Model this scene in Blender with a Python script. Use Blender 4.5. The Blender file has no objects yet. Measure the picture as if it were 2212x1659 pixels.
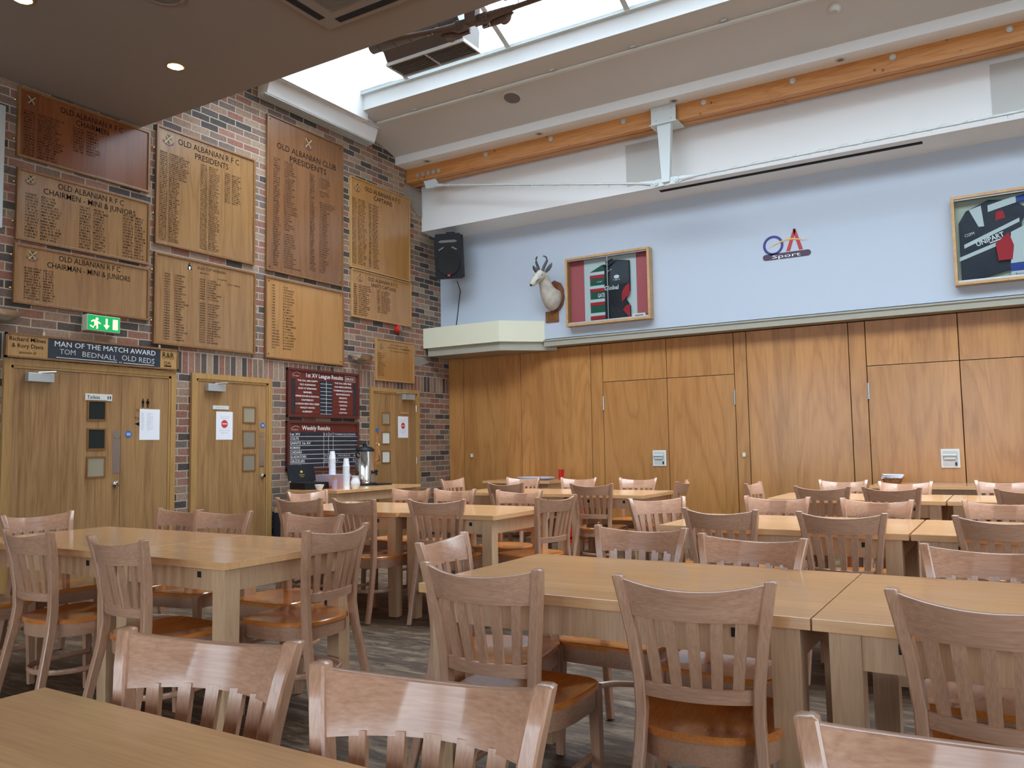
import bpy, bmesh, math, random
from mathutils import Vector, Matrix
random.seed(7)
PI = math.pi
scene = bpy.context.scene
COL = scene.collection

# ---------------------------------------------------------------- camera
def make_camera():
    yaw, pit, rol = math.radians(121.39), math.radians(4.37), math.radians(0.97)
    f = Vector((math.cos(pit)*math.cos(yaw), math.cos(pit)*math.sin(yaw), math.sin(pit)))
    r = Vector((math.sin(yaw), -math.cos(yaw), 0)); d = f.cross(r)
    c, s = math.cos(rol), math.sin(rol)
    R = c*r + s*d; D = -s*r + c*d
    cam = bpy.data.cameras.new('camera'); cam.sensor_width = 36; cam.sensor_fit = 'HORIZONTAL'
    cam.lens = 36*1765/2212; cam.clip_start = 0.05; cam.clip_end = 200
    o = bpy.data.objects.new('camera', cam); COL.objects.link(o)
    m = Matrix((R, -D, -f)).transposed().to_4x4(); m.translation = Vector((7.12, -9.85, 1.23))
    o.matrix_world = m; scene.camera = o
make_camera()

# ---------------------------------------------------------------- world, light, exposure
scene.view_settings.view_transform = 'Standard'; scene.view_settings.look = 'None'
scene.view_settings.gamma = 1; scene.view_settings.use_curve_mapping = False
scene.view_settings.exposure = -0.12
w = bpy.data.worlds.new('sky'); scene.world = w; w.use_nodes = True
bg = w.node_tree.nodes['Background']; bg.inputs[1].default_value = 1.0
_n, _l = w.node_tree.nodes.new, w.node_tree.links.new      # overcast sky: brighter overhead than at the horizon
_tc = _n('ShaderNodeTexCoord'); _sp = _n('ShaderNodeSeparateXYZ'); _mr = _n('ShaderNodeMapRange'); _mr.inputs['To Min'].default_value = 7.0; _mr.inputs['To Max'].default_value = 18.0
_vs = _n('ShaderNodeVectorMath'); _vs.operation = 'SCALE'; _vs.inputs[0].default_value = (0.76, 0.86, 1.0)
_l(_tc.outputs['Generated'], _sp.inputs[0]); _l(_sp.outputs['Z'], _mr.inputs[0]); _l(_mr.outputs[0], _vs.inputs['Scale']); _l(_vs.outputs[0], bg.inputs[0])
scene.cycles.max_bounces = 8; scene.cycles.diffuse_bounces = 5; scene.cycles.glossy_bounces = 3
scene.cycles.transmission_bounces = 6; scene.cycles.transparent_max_bounces = 8
scene.cycles.caustics_reflective = False; scene.cycles.caustics_refractive = False
scene.cycles.sample_clamp_indirect = 6.0
def portal(name, loc, sx, sy, direction):
    l = bpy.data.lights.new(name, 'AREA'); l.shape = 'RECTANGLE'; l.size = sx; l.size_y = sy
    l.cycles.is_portal = True
    o = bpy.data.objects.new(name, l); COL.objects.link(o); o.location = loc
    o.rotation_euler = Vector(direction).to_track_quat('-Z', 'Y').to_euler(); return o
portal('skylight_portal', (6.6, -3.6, 5.60), 12.6, 2.85, (0, 0, -1))
WINS = [(0.6, 3.6), (4.4, 7.4), (8.2, 11.2)]
for i, (a, b) in enumerate(WINS): portal('window_portal', ((a+b)/2, -14.98, 1.95), b-a, 2.7, (0, 1, 0))
portal('window_portal', (12.98, -9.5, 1.95), 6.0, 2.7, (-1, 0, 0))

# ---------------------------------------------------------------- materials
def nt(m): m.use_nodes = True; return m.node_tree, m.node_tree.nodes['Principled BSDF']
def mat(name, c, rough=0.5, metal=0.0, emit=None, es=1.0, spec=None, coat=0, bump=0, bscale=80, vary=0, vscale=3, alpha=None):
    m = bpy.data.materials.new(name); t, b = nt(m)
    b.inputs['Base Color'].default_value = (*c, 1); b.inputs['Roughness'].default_value = rough; b.inputs['Metallic'].default_value = metal
    if spec is not None: b.inputs['Specular IOR Level'].default_value = spec
    if coat: b.inputs['Coat Weight'].default_value = coat; b.inputs['Coat Roughness'].default_value = 0.12
    if emit: b.inputs['Emission Color'].default_value = (*emit, 1); b.inputs['Emission Strength'].default_value = es
    if alpha is not None: b.inputs['Alpha'].default_value = alpha
    if vary or bump:
        tc = t.nodes.new('ShaderNodeTexCoord')
    if vary:
        n = t.nodes.new('ShaderNodeTexNoise'); n.inputs['Scale'].default_value = vscale; n.inputs['Detail'].default_value = 4
        t.links.new(tc.outputs['Object'], n.inputs['Vector'])
        r = t.nodes.new('ShaderNodeValToRGB'); r.color_ramp.elements[0].position = .3; r.color_ramp.elements[1].position = .7
        r.color_ramp.elements[0].color = (*[x*(1-vary) for x in c], 1); r.color_ramp.elements[1].color = (*[min(1, x*(1+vary)) for x in c], 1)
        t.links.new(n.outputs['Fac'], r.inputs[0]); t.links.new(r.outputs[0], b.inputs['Base Color'])
    if bump:
        n2 = t.nodes.new('ShaderNodeTexNoise'); n2.inputs['Scale'].default_value = bscale; n2.inputs['Detail'].default_value = 3
        t.links.new(tc.outputs['Object'], n2.inputs['Vector'])
        bp = t.nodes.new('ShaderNodeBump'); bp.inputs['Strength'].default_value = bump; bp.inputs['Distance'].default_value = 0.01
        t.links.new(n2.outputs['Fac'], bp.inputs['Height']); t.links.new(bp.outputs[0], b.inputs['Normal'])
    return m
def wood(name, dark, light, stretch, rough=0.4, ring=0.35, coat=0.0, knots=False, plank=None, spec=0.5, fig=1.0):
    """stretch: mapping scale per axis (small along the grain)."""
    m = bpy.data.materials.new(name); t, b = nt(m); N, L = t.nodes.new, t.links.new
    tc = N('ShaderNodeTexCoord'); oi = N('ShaderNodeObjectInfo')
    mul = N('ShaderNodeMath'); mul.operation = 'MULTIPLY'; mul.inputs[1].default_value = 37.0; L(oi.outputs['Random'], mul.inputs[0])
    add = N('ShaderNodeVectorMath'); add.operation = 'ADD'; L(tc.outputs['Object'], add.inputs[0]); L(mul.outputs[0], add.inputs[1])
    mp = N('ShaderNodeMapping'); mp.inputs['Scale'].default_value = stretch; L(add.outputs[0], mp.inputs[0])
    n1 = N('ShaderNodeTexNoise'); n1.inputs['Scale'].default_value = 1.0; n1.inputs['Detail'].default_value = 5; n1.inputs['Distortion'].default_value = 0.6*fig
    L(mp.outputs[0], n1.inputs['Vector'])
    # contour rings of the slow noise give the cathedral figure
    k = N('ShaderNodeMath'); k.operation = 'MULTIPLY'; k.inputs[1].default_value = 14*fig; L(n1.outputs['Fac'], k.inputs[0])
    fr = N('ShaderNodeMath'); fr.operation = 'PINGPONG'; fr.inputs[1].default_value = 1.0; L(k.outputs[0], fr.inputs[0])
    pw = N('ShaderNodeMath'); pw.operation = 'POWER'; pw.inputs[1].default_value = 2.2; L(fr.outputs[0], pw.inputs[0])
    mp2 = N('ShaderNodeMapping'); mp2.inputs['Scale'].default_value = [s*9 if s < max(stretch)*0.5 else s*16 for s in stretch]; L(add.outputs[0], mp2.inputs[0])
    n2 = N('ShaderNodeTexNoise'); n2.inputs['Scale'].default_value = 1.0; n2.inputs['Detail'].default_value = 3; L(mp2.outputs[0], n2.inputs['Vector'])
    mx = N('ShaderNodeMath'); mx.operation = 'MULTIPLY_ADD'; mx.inputs[1].default_value = ring; L(pw.outputs[0], mx.inputs[0])
    sc = N('ShaderNodeMath'); sc.operation = 'MULTIPLY'; sc.inputs[1].default_value = 1-ring; L(n2.outputs['Fac'], sc.inputs[0]); L(sc.outputs[0], mx.inputs[2])
    ad = N('ShaderNodeMath'); ad.operation = 'MULTIPLY_ADD'; ad.inputs[1].default_value = 0.5; L(n1.outputs['Fac'], ad.inputs[0]); L(mx.outputs[0], ad.inputs[2])
    rp = N('ShaderNodeValToRGB'); e = rp.color_ramp.elements; e[0].position = .45; e[1].position = 1.05 if ring < .5 else 1.0
    e[0].color = (*light, 1); e[1].color = (*dark, 1); L(ad.outputs[0], rp.inputs[0])
    out = rp.outputs[0]
    if plank:
        ax, wd = plank
        sp = N('ShaderNodeSeparateXYZ'); L(tc.outputs['Object'], sp.inputs[0])
        dv = N('ShaderNodeMath'); dv.operation = 'DIVIDE'; dv.inputs[1].default_value = wd; L(sp.outputs[ax], dv.inputs[0])
        fl = N('ShaderNodeMath'); fl.operation = 'FLOOR'; L(dv.outputs[0], fl.inputs[0])
        wn = N('ShaderNodeTexWhiteNoise'); wn.noise_dimensions = '1D'
        ad2 = N('ShaderNodeMath'); ad2.operation = 'ADD'; L(fl.outputs[0], ad2.inputs[0]); L(mul.outputs[0], ad2.inputs[1]); L(ad2.outputs[0], wn.inputs['W'])
        mr = N('ShaderNodeMapRange'); mr.inputs['To Min'].default_value = 0.92; mr.inputs['To Max'].default_value = 1.05; L(wn.outputs['Value'], mr.inputs[0])
        vm = N('ShaderNodeVectorMath'); vm.operation = 'SCALE'; L(out, vm.inputs[0]); L(mr.outputs[0], vm.inputs['Scale']); out = vm.outputs[0]
    if knots:
        v = N('ShaderNodeTexVoronoi'); v.inputs['Scale'].default_value = 6; L(add.outputs[0], v.inputs['Vector'])
        kr = N('ShaderNodeMapRange'); kr.inputs['From Min'].default_value = 0.06; kr.inputs['From Max'].default_value = 0.12; kr.inputs['To Min'].default_value = .35; L(v.outputs['Distance'], kr.inputs[0])
        vm = N('ShaderNodeVectorMath'); vm.operation = 'SCALE'; L(out, vm.inputs[0]); L(kr.outputs[0], vm.inputs['Scale']); out = vm.outputs[0]
    L(out, b.inputs['Base Color']); b.inputs['Roughness'].default_value = rough; b.inputs['Specular IOR Level'].default_value = spec
    if coat: b.inputs['Coat Weight'].default_value = coat; b.inputs['Coat Roughness'].default_value = 0.15
    return m
def brick_material():
    m = bpy.data.materials.new('brickwork'); t, b = nt(m); N, L = t.nodes.new, t.links.new
    tc = N('ShaderNodeTexCoord'); sp = N('ShaderNodeSeparateXYZ'); L(tc.outputs['Object'], sp.inputs[0])
    nz = N('ShaderNodeTexNoise'); nz.inputs['Scale'].default_value = 9; L(tc.outputs['Object'], nz.inputs['Vector'])
    wob = N('ShaderNodeMath'); wob.operation = 'MULTIPLY_ADD'; wob.inputs[1].default_value = 0.012; L(nz.outputs['Fac'], wob.inputs[0]); L(sp.outputs['Z'], wob.inputs[2])
    c1 = N('ShaderNodeCombineXYZ'); L(sp.outputs['Y'], c1.inputs[0]); L(wob.outputs[0], c1.inputs[1])
    c2 = N('ShaderNodeCombineXYZ')
    a1 = N('ShaderNodeMath'); a1.operation = 'ADD'; a1.inputs[1].default_value = -2.03; L(wob.outputs[0], a1.inputs[0]); L(a1.outputs[0], c2.inputs[1])
    s1 = N('ShaderNodeMath'); s1.operation = 'MULTIPLY'; s1.inputs[1].default_value = 1.0; L(sp.outputs['Y'], s1.inputs[0]); L(s1.outputs[0], c2.inputs[0])
    def bt(w_, h_, off, vec):
        n = N('ShaderNodeTexBrick'); n.inputs['Scale'].default_value = 1; n.inputs['Brick Width'].default_value = w_; n.inputs['Row Height'].default_value = h_
        n.inputs['Mortar Size'].default_value = 0.006; n.inputs['Mortar Smooth'].default_value = 0.15; n.offset = off; n.inputs['Bias'].default_value = 0
        n.inputs['Color1'].default_value = (0, 0, 0, 1); n.inputs['Color2'].default_value = (1, 1, 1, 1); n.inputs['Mortar'].default_value = (.5, .5, .5, 1)
        L(vec.outputs[0], n.inputs['Vector']); return n
    A = bt(0.225, 0.075, 0.5, c1); B = bt(0.075, 0.225, 0.0, c2)
    g1 = N('ShaderNodeMath'); g1.operation = 'COMPARE'; g1.inputs[1].default_value = 2.03+.1125; g1.inputs[2].default_value = .1125; L(sp.outputs['Z'], g1.inputs[0])
    mc = N('ShaderNodeMix'); mc.data_type = 'RGBA'; L(g1.outputs[0], mc.inputs[0]); L(A.outputs['Color'], mc.inputs[6]); L(B.outputs['Color'], mc.inputs[7])
    mf = N('ShaderNodeMix'); L(g1.outputs[0], mf.inputs[0]); L(A.outputs['Fac'], mf.inputs[2]); L(B.outputs['Fac'], mf.inputs[3])
    rp = N('ShaderNodeValToRGB'); rp.color_ramp.interpolation = 'CONSTANT'; e = rp.color_ramp.elements
    cols = [(0, (.060, .047, .040)), (.14, (.185, .115, .08)), (.3, (.26, .16, .105)), (.44, (.23, .10, .065)), (.56, (.14, .10, .08)), (.68, (.27, .13, .09)), (.8, (.30, .205, .14)), (.92, (.085, .066, .056))]
    e[0].position = 0; e[0].color = (*cols[0][1], 1); e[1].position = cols[1][0]; e[1].color = (*cols[1][1], 1)
    for p, c in cols[2:]: x = e.new(p); x.color = (*c, 1)
    L(mc.outputs[2], rp.inputs[0])
    n3 = N('ShaderNodeTexNoise'); n3.inputs['Scale'].default_value = 35; n3.inputs['Detail'].default_value = 5; L(tc.outputs['Object'], n3.inputs['Vector'])
    mr = N('ShaderNodeMapRange'); mr.inputs['To Min'].default_value = .55; mr.inputs['To Max'].default_value = 1.5; L(n3.outputs['Fac'], mr.inputs[0])
    vs = N('ShaderNodeVectorMath'); vs.operation = 'SCALE'; L(rp.outputs[0], vs.inputs[0]); L(mr.outputs[0], vs.inputs['Scale'])
    mm = N('ShaderNodeMix'); mm.data_type = 'RGBA'; L(mf.outputs[0], mm.inputs[0]); L(vs.outputs[0], mm.inputs[6]); mm.inputs[7].default_value = (.44, .35, .265, 1)
    L(mm.outputs[2], b.inputs['Base Color']); b.inputs['Roughness'].default_value = .85
    inv = N('ShaderNodeMath'); inv.operation = 'MULTIPLY_ADD'; inv.inputs[1].default_value = -1; L(mf.outputs[0], inv.inputs[0])
    sm = N('ShaderNodeMath'); sm.operation = 'MULTIPLY'; sm.inputs[1].default_value = .5; L(n3.outputs['Fac'], sm.inputs[0]); L(sm.outputs[0], inv.inputs[2])
    bp = N('ShaderNodeBump'); bp.inputs['Strength'].default_value = .7; bp.inputs['Distance'].default_value = .008; L(inv.outputs[0], bp.inputs['Height']); L(bp.outputs[0], b.inputs['Normal'])
    return m
def floor_material():
    m = bpy.data.materials.new('plank_floor'); t, b = nt(m); N, L = t.nodes.new, t.links.new
    tc = N('ShaderNodeTexCoord')
    br = N('ShaderNodeTexBrick'); br.inputs['Scale'].default_value = 1; br.inputs['Brick Width'].default_value = 1.2; br.inputs['Row Height'].default_value = .13
    br.inputs['Mortar Size'].default_value = .002; br.offset = .37; br.inputs['Color1'].default_value = (.05, .028, .016, 1); br.inputs['Color2'].default_value = (.11, .068, .040, 1); br.inputs['Mortar'].default_value = (.012, .009, .007, 1)
    L(tc.outputs['Object'], br.inputs['Vector'])
    mp = N('ShaderNodeMapping'); mp.inputs['Scale'].default_value = (2.2, 9, 1); L(tc.outputs['Object'], mp.inputs[0])
    n = N('ShaderNodeTexNoise'); n.inputs['Scale'].default_value = 1.6; n.inputs['Detail'].default_value = 8; n.inputs['Roughness'].default_value = .7; n.inputs['Distortion'].default_value = .8; L(mp.outputs[0], n.inputs['Vector'])
    rp = N('ShaderNodeValToRGB'); e = rp.color_ramp.elements; e[0].position = .47; e[0].color = (0, 0, 0, 1); e[1].position = .68; e[1].color = (1, 1, 1, 1); L(n.outputs['Fac'], rp.inputs[0])
    mx = N('ShaderNodeMix'); mx.data_type = 'RGBA'; L(rp.outputs[0], mx.inputs[0]); L(br.outputs['Color'], mx.inputs[6]); mx.inputs[7].default_value = (.27, .19, .12, 1)
    L(mx.outputs[2], b.inputs['Base Color']); b.inputs['Roughness'].default_value = .55; b.inputs['Specular IOR Level'].default_value = .35
    return m

M = {}
M['brick'] = brick_material(); M['floor'] = floor_material()
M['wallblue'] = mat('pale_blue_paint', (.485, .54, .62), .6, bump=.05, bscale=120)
M['white'] = mat('white_paint', (.84, .85, .84), .6, bump=.05, bscale=120)
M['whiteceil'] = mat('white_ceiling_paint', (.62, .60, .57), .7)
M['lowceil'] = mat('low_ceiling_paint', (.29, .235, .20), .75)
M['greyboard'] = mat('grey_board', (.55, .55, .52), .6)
M['cream'] = mat('cream_paint', (.72, .70, .53), .5)
M['trim'] = mat('taupe_trim', (.36, .34, .27), .5)
M['panel'] = wood('birch_panel', (.37, .15, .040), (.51, .235, .070), (2.6, 2.6, .36), .33, ring=.34, coat=.25, plank=('X', .27))
M['door'] = wood('oak_door', (.24, .115, .04), (.43, .245, .10), (6, 6, .4), .4, ring=.25, plank=('Y', .16), fig=.7)
M['doorframe'] = wood('oak_frame', (.36, .19, .06), (.48, .275, .10), (9, 9, .6), .4, ring=.25)
M['oak'] = wood('board_oak', (.25, .12, .043), (.34, .18, .068), (6, 6, .5), .22, ring=.3, coat=.5, fig=.7)
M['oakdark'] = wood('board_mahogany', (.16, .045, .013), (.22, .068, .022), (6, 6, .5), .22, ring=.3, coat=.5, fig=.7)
M['oakmid'] = wood('board_walnut', (.17, .073, .03), (.22, .10, .042), (6, 6, .5), .22, ring=.3, coat=.5, fig=.7)
M['oakhoney'] = wood('board_honey', (.36, .17, .052), (.44, .215, .068), (6, 6, .5), .22, ring=.3, coat=.5, fig=.7)
M['boardframe'] = wood('board_frame', (.19, .08, .024), (.28, .13, .042), (9, 9, 1.2), .3, ring=.25, coat=.3)
M['boardframelt'] = wood('board_frame_light', (.40, .21, .07), (.50, .29, .11), (9, 9, 1.2), .3, ring=.25)
M['beam'] = wood('glulam', (.46, .17, .04), (.62, .28, .08), (.7, 8, 8), .45, ring=.3, knots=True)
M['beech'] = wood('beech', (.38, .19, .11), (.56, .315, .195), (1.2, 14, 14), .3, ring=.12, coat=.3)
M['beechv'] = wood('beech_upright', (.38, .19, .11), (.56, .315, .195), (14, 14, 1.2), .3, ring=.12, coat=.3)
M['rail'] = wood('beech_rail', (.38, .19, .112), (.56, .315, .20), (9, 1.0, 12), .3, ring=.14, coat=.22)
M['seat'] = wood('seat_beech', (.50, .14, .025), (.68, .23, .042), (1.2, 8, 8), .2, ring=.14, coat=1.0)
M['table'] = wood('table_top_beech', (.66, .345, .15), (.78, .445, .21), (.7, 7, 7), .2, ring=.12, coat=.4, plank=('Y', .1))
M['tableleg'] = wood('table_leg_beech', (.50, .30, .165), (.64, .41, .24), (12, 12, 1.0), .4, ring=.14)
M['black'] = mat('black_lettering', (.014, .010, .008), .9, spec=.05)
M['inkfade'] = mat('faded_lettering', (.10, .045, .015), .9, spec=.05)
M['plastic_black'] = mat('black_plastic', (.010, .010, .012), .5, spec=.25)
M['mesh_black'] = mat('speaker_grille', (.006, .006, .007), .6, bump=.6, bscale=400)
M['maroon'] = mat('maroon_board', (.13, .022, .016), .35, vary=.15)
M['maroonfr'] = mat('maroon_frame', (.10, .024, .018), .35)
M['slate'] = mat('chalkboard', (.018, .024, .034), .45, vary=.25, vscale=9)
M['whitetext'] = mat('white_lettering', (.82, .82, .80), .5)
M['chalk'] = mat('chalk', (.62, .62, .62), .9)
M['gold'] = mat('gold_paint', (.62, .42, .08), .35)
M['navy'] = mat('navy_paint', (.03, .025, .07), .4)
M['crimson'] = mat('crimson_paint', (.25, .03, .05), .4)
M['purple'] = mat('purple_paint', (.12, .04, .09), .4)
M['brass'] = mat('brass', (.85, .65, .38), .2, 1)
M['steel'] = mat('brushed_steel', (.55, .53, .50), .3, 1)
M['chrome'] = mat('polished_steel', (.72, .70, .67), .08, 1)
M['steelgrey'] = mat('galvanised_steel', (.55, .58, .58), .4, .6)
M['ductmetal'] = mat('duct_metal', (.25, .26, .28), .45, .7)
M['palesteel'] = mat('pale_painted_steel', (.62, .67, .66), .4)
M['browngrey'] = mat('grey_casing', (.17, .145, .125), .5)
M['dimsteel'] = mat('dim_tinted_steel', (.15, .085, .06), .55)  # skylight truss steel, its dim lighting put into the brown
M['concrete'] = mat('concrete', (.27, .24, .20), .9, vary=.2, bump=.3)
M['darkslot'] = mat('dark_slot', (.01, .01, .01), .8)
M['paper'] = mat('white_paper', (.85, .85, .88), .7)
M['papergrey'] = mat('printed_grey', (.45, .45, .48), .7)
M['red'] = mat('red_plastic', (.60, .02, .015), .35)
M['redink'] = mat('red_print', (.62, .05, .06), .5)
M['blue'] = mat('blue_sign', (.02, .13, .45), .4)
M['signwhite'] = mat('white_sign', (.72, .72, .66), .4)
M['glassdark'] = mat('door_glass', (.03, .035, .03), .05, spec=.8)
M['glasspale'] = mat('wired_glass', (.34, .29, .20), .15, spec=.7)
M['ceramic'] = mat('white_china', (.8, .8, .78), .15)
M['cupwhite'] = mat('foam_cup', (.85, .86, .9), .5)
M['wicker'] = mat('wicker', (.24, .12, .05), .6, bump=.8, bscale=90, vary=.4, vscale=60)
M['linen'] = mat('linen', (.72, .75, .85), .8)
M['green'] = mat('exit_green', (.0, .22, .06), .4, emit=(.0, .36, .10), es=.9)
M['exitwhite'] = mat('exit_pictogram', (.9, .75, .4), .4, emit=(1, .78, .42), es=1.3)
M['lamp'] = mat('lamp_lens', (1, .8, .5), .4, emit=(1, .74, .42), es=30)
M['casepale'] = wood('display_case_wood', (.45, .25, .10), (.58, .36, .17), (3, 3, 3), .4, ring=.25)
M['caseback'] = mat('case_lining', (.50, .52, .42), .8)
M['casepink'] = mat('case_pink_card', (.50, .10, .11), .7)
M['jgreen'] = mat('green_cloth', (.012, .10, .06), .8)
M['jred'] = mat('red_cloth', (.45, .02, .03), .8)
M['jblack'] = mat('black_cloth', (.012, .013, .018), .8, bump=.3, bscale=40)
M['jgrey'] = mat('charcoal_cloth', (.045, .05, .065), .8)
M['jnavy'] = mat('navy_cloth', (.018, .024, .04), .75, bump=.3, bscale=40)
M['jwhite'] = mat('white_cloth', (.62, .65, .64), .8)
M['jblue'] = mat('blue_cloth', (.03, .06, .28), .8)
M['fur'] = mat('pale_fur', (.56, .52, .44), .9, vary=.18, vscale=14, bump=.5, bscale=90)
M['horn'] = mat('dark_horn', (.05, .05, .055), .4)
M['shield'] = wood('shield_wood', (.14, .045, .02), (.25, .09, .04), (6, 6, 2), .3)
M['logoblue'] = mat('logo_blue', (.03, .03, .20), .5)
M['logored'] = mat('logo_red', (.45, .03, .03), .5)
M['logogold'] = mat('logo_gold', (.75, .42, .10), .5)
M['logoplum'] = mat('logo_plum', (.06, .03, .06), .5)
M['carpetblue'] = mat('bin_navy', (.012, .015, .03), .5)
def glass_mat(name, tint, a):
    m = bpy.data.materials.new(name); m.use_nodes = True; t = m.node_tree; t.nodes.clear()
    o = t.nodes.new('ShaderNodeOutputMaterial'); tr = t.nodes.new('ShaderNodeBsdfTransparent'); tr.inputs[0].default_value = (*tint, 1)
    g = t.nodes.new('ShaderNodeBsdfGlossy'); g.inputs['Roughness'].default_value = .02
    mx = t.nodes.new('ShaderNodeMixShader'); fr = t.nodes.new('ShaderNodeLayerWeight'); fr.inputs[0].default_value = .25
    ml = t.nodes.new('ShaderNodeMath'); ml.operation = 'MULTIPLY'; ml.inputs[1].default_value = a; t.links.new(fr.outputs['Fresnel'], ml.inputs[0])
    t.links.new(ml.outputs[0], mx.inputs[0]); t.links.new(tr.outputs[0], mx.inputs[1]); t.links.new(g.outputs[0], mx.inputs[2]); t.links.new(mx.outputs[0], o.inputs[0]); return m
M['glass'] = glass_mat('clear_glass', (.95, .98, .98), .8)
M['plasticclear'] = mat('translucent_plastic', (.62, .52, .66), .25, alpha=.55)

# ---------------------------------------------------------------- mesh helpers
class MB:
    def __init__(s): s.bm = bmesh.new()
    def box(s, x0, x1, y0, y1, z0, z1, bev=0):
        r = bmesh.ops.create_cube(s.bm, size=1)
        vs = r['verts']
        bmesh.ops.scale(s.bm, vec=(abs(x1-x0), abs(y1-y0), abs(z1-z0)), verts=vs)
        bmesh.ops.translate(s.bm, vec=((x0+x1)/2, (y0+y1)/2, (z0+z1)/2), verts=vs)
        if bev:
            es = list({e for v in vs for e in v.link_edges}); bmesh.ops.bevel(s.bm, geom=es, offset=bev, segments=2, affect='EDGES', profile=.6)
        return s
    def prism(s, pts, d):
        """pts: list of 3D points (planar), extruded by vector d."""
        vs = [s.bm.verts.new(p) for p in pts]; f = s.bm.faces.new(vs)
        r = bmesh.ops.extrude_face_region(s.bm, geom=[f]); nv = [g for g in r['geom'] if isinstance(g, bmesh.types.BMVert)]
        bmesh.ops.translate(s.bm, vec=d, verts=nv); bmesh.ops.recalc_face_normals(s.bm, faces=list(s.bm.faces)); return s
    def quad(s, a, b, c, d):
        s.bm.faces.new([s.bm.verts.new(p) for p in (a, b, c, d)]); return s
    def poly(s, pts): s.bm.faces.new([s.bm.verts.new(p) for p in pts]); return s
    def loft(s, path, radii, seg=12, up=(0, 0, 1), cap=True, power=1.0, angle0=0):
        """rings along a path; radii: r or (ra, rb) per point"""
        path = [Vector(p) for p in path]; rings = []; up = Vector(up)
        for i, p in enumerate(path):
            t = (path[min(i+1, len(path)-1)] - path[max(i-1, 0)]).normalized()
            a = t.cross(up)
            if a.length < 1e-3: a = t.cross(Vector((1, 0, 0)))
            a.normalize(); b = a.cross(t).normalized()
            ra, rb = radii[i] if isinstance(radii[i], (tuple, list)) else (radii[i], radii[i])
            ring = []
            for k in range(seg):
                th = 2*PI*k/seg + angle0; c, q = math.cos(th), math.sin(th)
                if power != 1: c = math.copysign(abs(c)**power, c); q = math.copysign(abs(q)**power, q)
                ring.append(s.bm.verts.new(p + a*ra*c + b*rb*q))
            rings.append(ring)
        for r0, r1 in zip(rings, rings[1:]):
            for k in range(seg): s.bm.faces.new((r0[k], r0[(k+1) % seg], r1[(k+1) % seg], r1[k]))
        if cap: s.bm.faces.new(rings[0][::-1]); s.bm.faces.new(rings[-1])
        return s
    def bar(s, path, w, h, up=(0, 0, 1)):   # rectangular section
        k = math.sqrt(2)
        return s.loft(path, [(w/2*k, h/2*k)]*len(path), 4, up, True, 1, PI/4)
    def tube(s, path, r, seg=8): return s.loft(path, [r]*len(path), seg)
    def lathe(s, prof, c=(0, 0, 0), seg=24, axis='Z'):
        rings = []
        for r, h in prof:
            ring = []
            for k in range(seg):
                th = 2*PI*k/seg; a, b = r*math.cos(th), r*math.sin(th)
                p = (a, b, h) if axis == 'Z' else ((h, a, b) if axis == 'X' else (a, h, b))
                ring.append(s.bm.verts.new(Vector(c)+Vector(p)))
            rings.append(ring)
        for r0, r1 in zip(rings, rings[1:]):
            for k in range(seg): s.bm.faces.new((r0[k], r0[(k+1) % seg], r1[(k+1) % seg], r1[k]))
        s.bm.faces.new(rings[0][::-1]); s.bm.faces.new(rings[-1])
        bmesh.ops.recalc_face_normals(s.bm, faces=list(s.bm.faces)); return s
    def build(s, name, m, parent=None, smooth=False, loc=None):
        me = bpy.data.meshes.new(name); s.bm.to_mesh(me); s.bm.free(); me.materials.append(M[m] if isinstance(m, str) else m)
        if smooth:
            for p in me.polygons: p.use_smooth = True
            try: me.set_sharp_from_angle(angle=math.radians(40))
            except Exception: pass
        o = bpy.data.objects.new(name, me); COL.objects.link(o)
        if parent: o.parent = parent
        if loc: o.location = loc
        return o
def empty(name, loc=(0, 0, 0), rz=0):
    o = bpy.data.objects.new(name, None); COL.objects.link(o); o.location = loc; o.rotation_euler = (0, 0, rz); o.empty_display_size = .1; return o
def tag(o, label=None, cat=None, group=None, kind=None):
    if label: o['label'] = label
    if cat: o['category'] = cat
    if group: o['group'] = group
    if kind: o['kind'] = kind
    return o
def struct(o, label=None): o['kind'] = 'structure'; return o
def copy_tree(o, parent=None):
    c = o.copy(); COL.objects.link(c)
    if parent: c.parent = parent
    for ch in list(o.children): copy_tree(ch, c)
    return c
# planes for flat marks: brick wall (u=+y, v=z), white wall (u=+x, v=z)
def onX(x): return lambda u, v: (x, u, v)
def onY(y): return lambda u, v: (u, y, v)
def text(mb, body, cu, cv, h, place, width=None, align='C', bold=0.0, shear=0, line=1.0, tilt=0):
    """cu,cv: centre (or left/right) and vertical centre of first line; h: capital height."""
    c = bpy.data.curves.new('t', 'FONT'); c.body = body; c.size = 1; c.resolution_u = 2; c.offset = bold; c.shear = shear; c.space_line = line
    o = bpy.data.objects.new('t', c); me = bpy.data.meshes.new_from_object(o)
    if not me or not me.vertices: return mb
    xs = [v.co.x for v in me.vertices]; x0, x1 = min(xs), max(xs)
    k = h/0.70; kx = k if not width else width/max(x1-x0, 1e-4)
    off = {'C': (x0+x1)/2, 'L': x0, 'R': x1}[align]
    vm = []
    ct, st = math.cos(tilt), math.sin(tilt)
    for v in me.vertices:
        a, b = (v.co.x-off)*kx, (v.co.y-.35)*k
        vm.append(mb.bm.verts.new(place(cu + a*ct-b*st, cv + a*st+b*ct)))
    for p in me.polygons:
        try: mb.bm.faces.new([vm[i] for i in p.vertices])
        except ValueError: pass
    bpy.data.objects.remove(o); bpy.data.curves.remove(c); bpy.data.meshes.remove(me); return mb
def rect(mb, u0, u1, v0, v1, place): return mb.quad(place(u0, v0), place(u1, v0), place(u1, v1), place(u0, v1))
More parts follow.
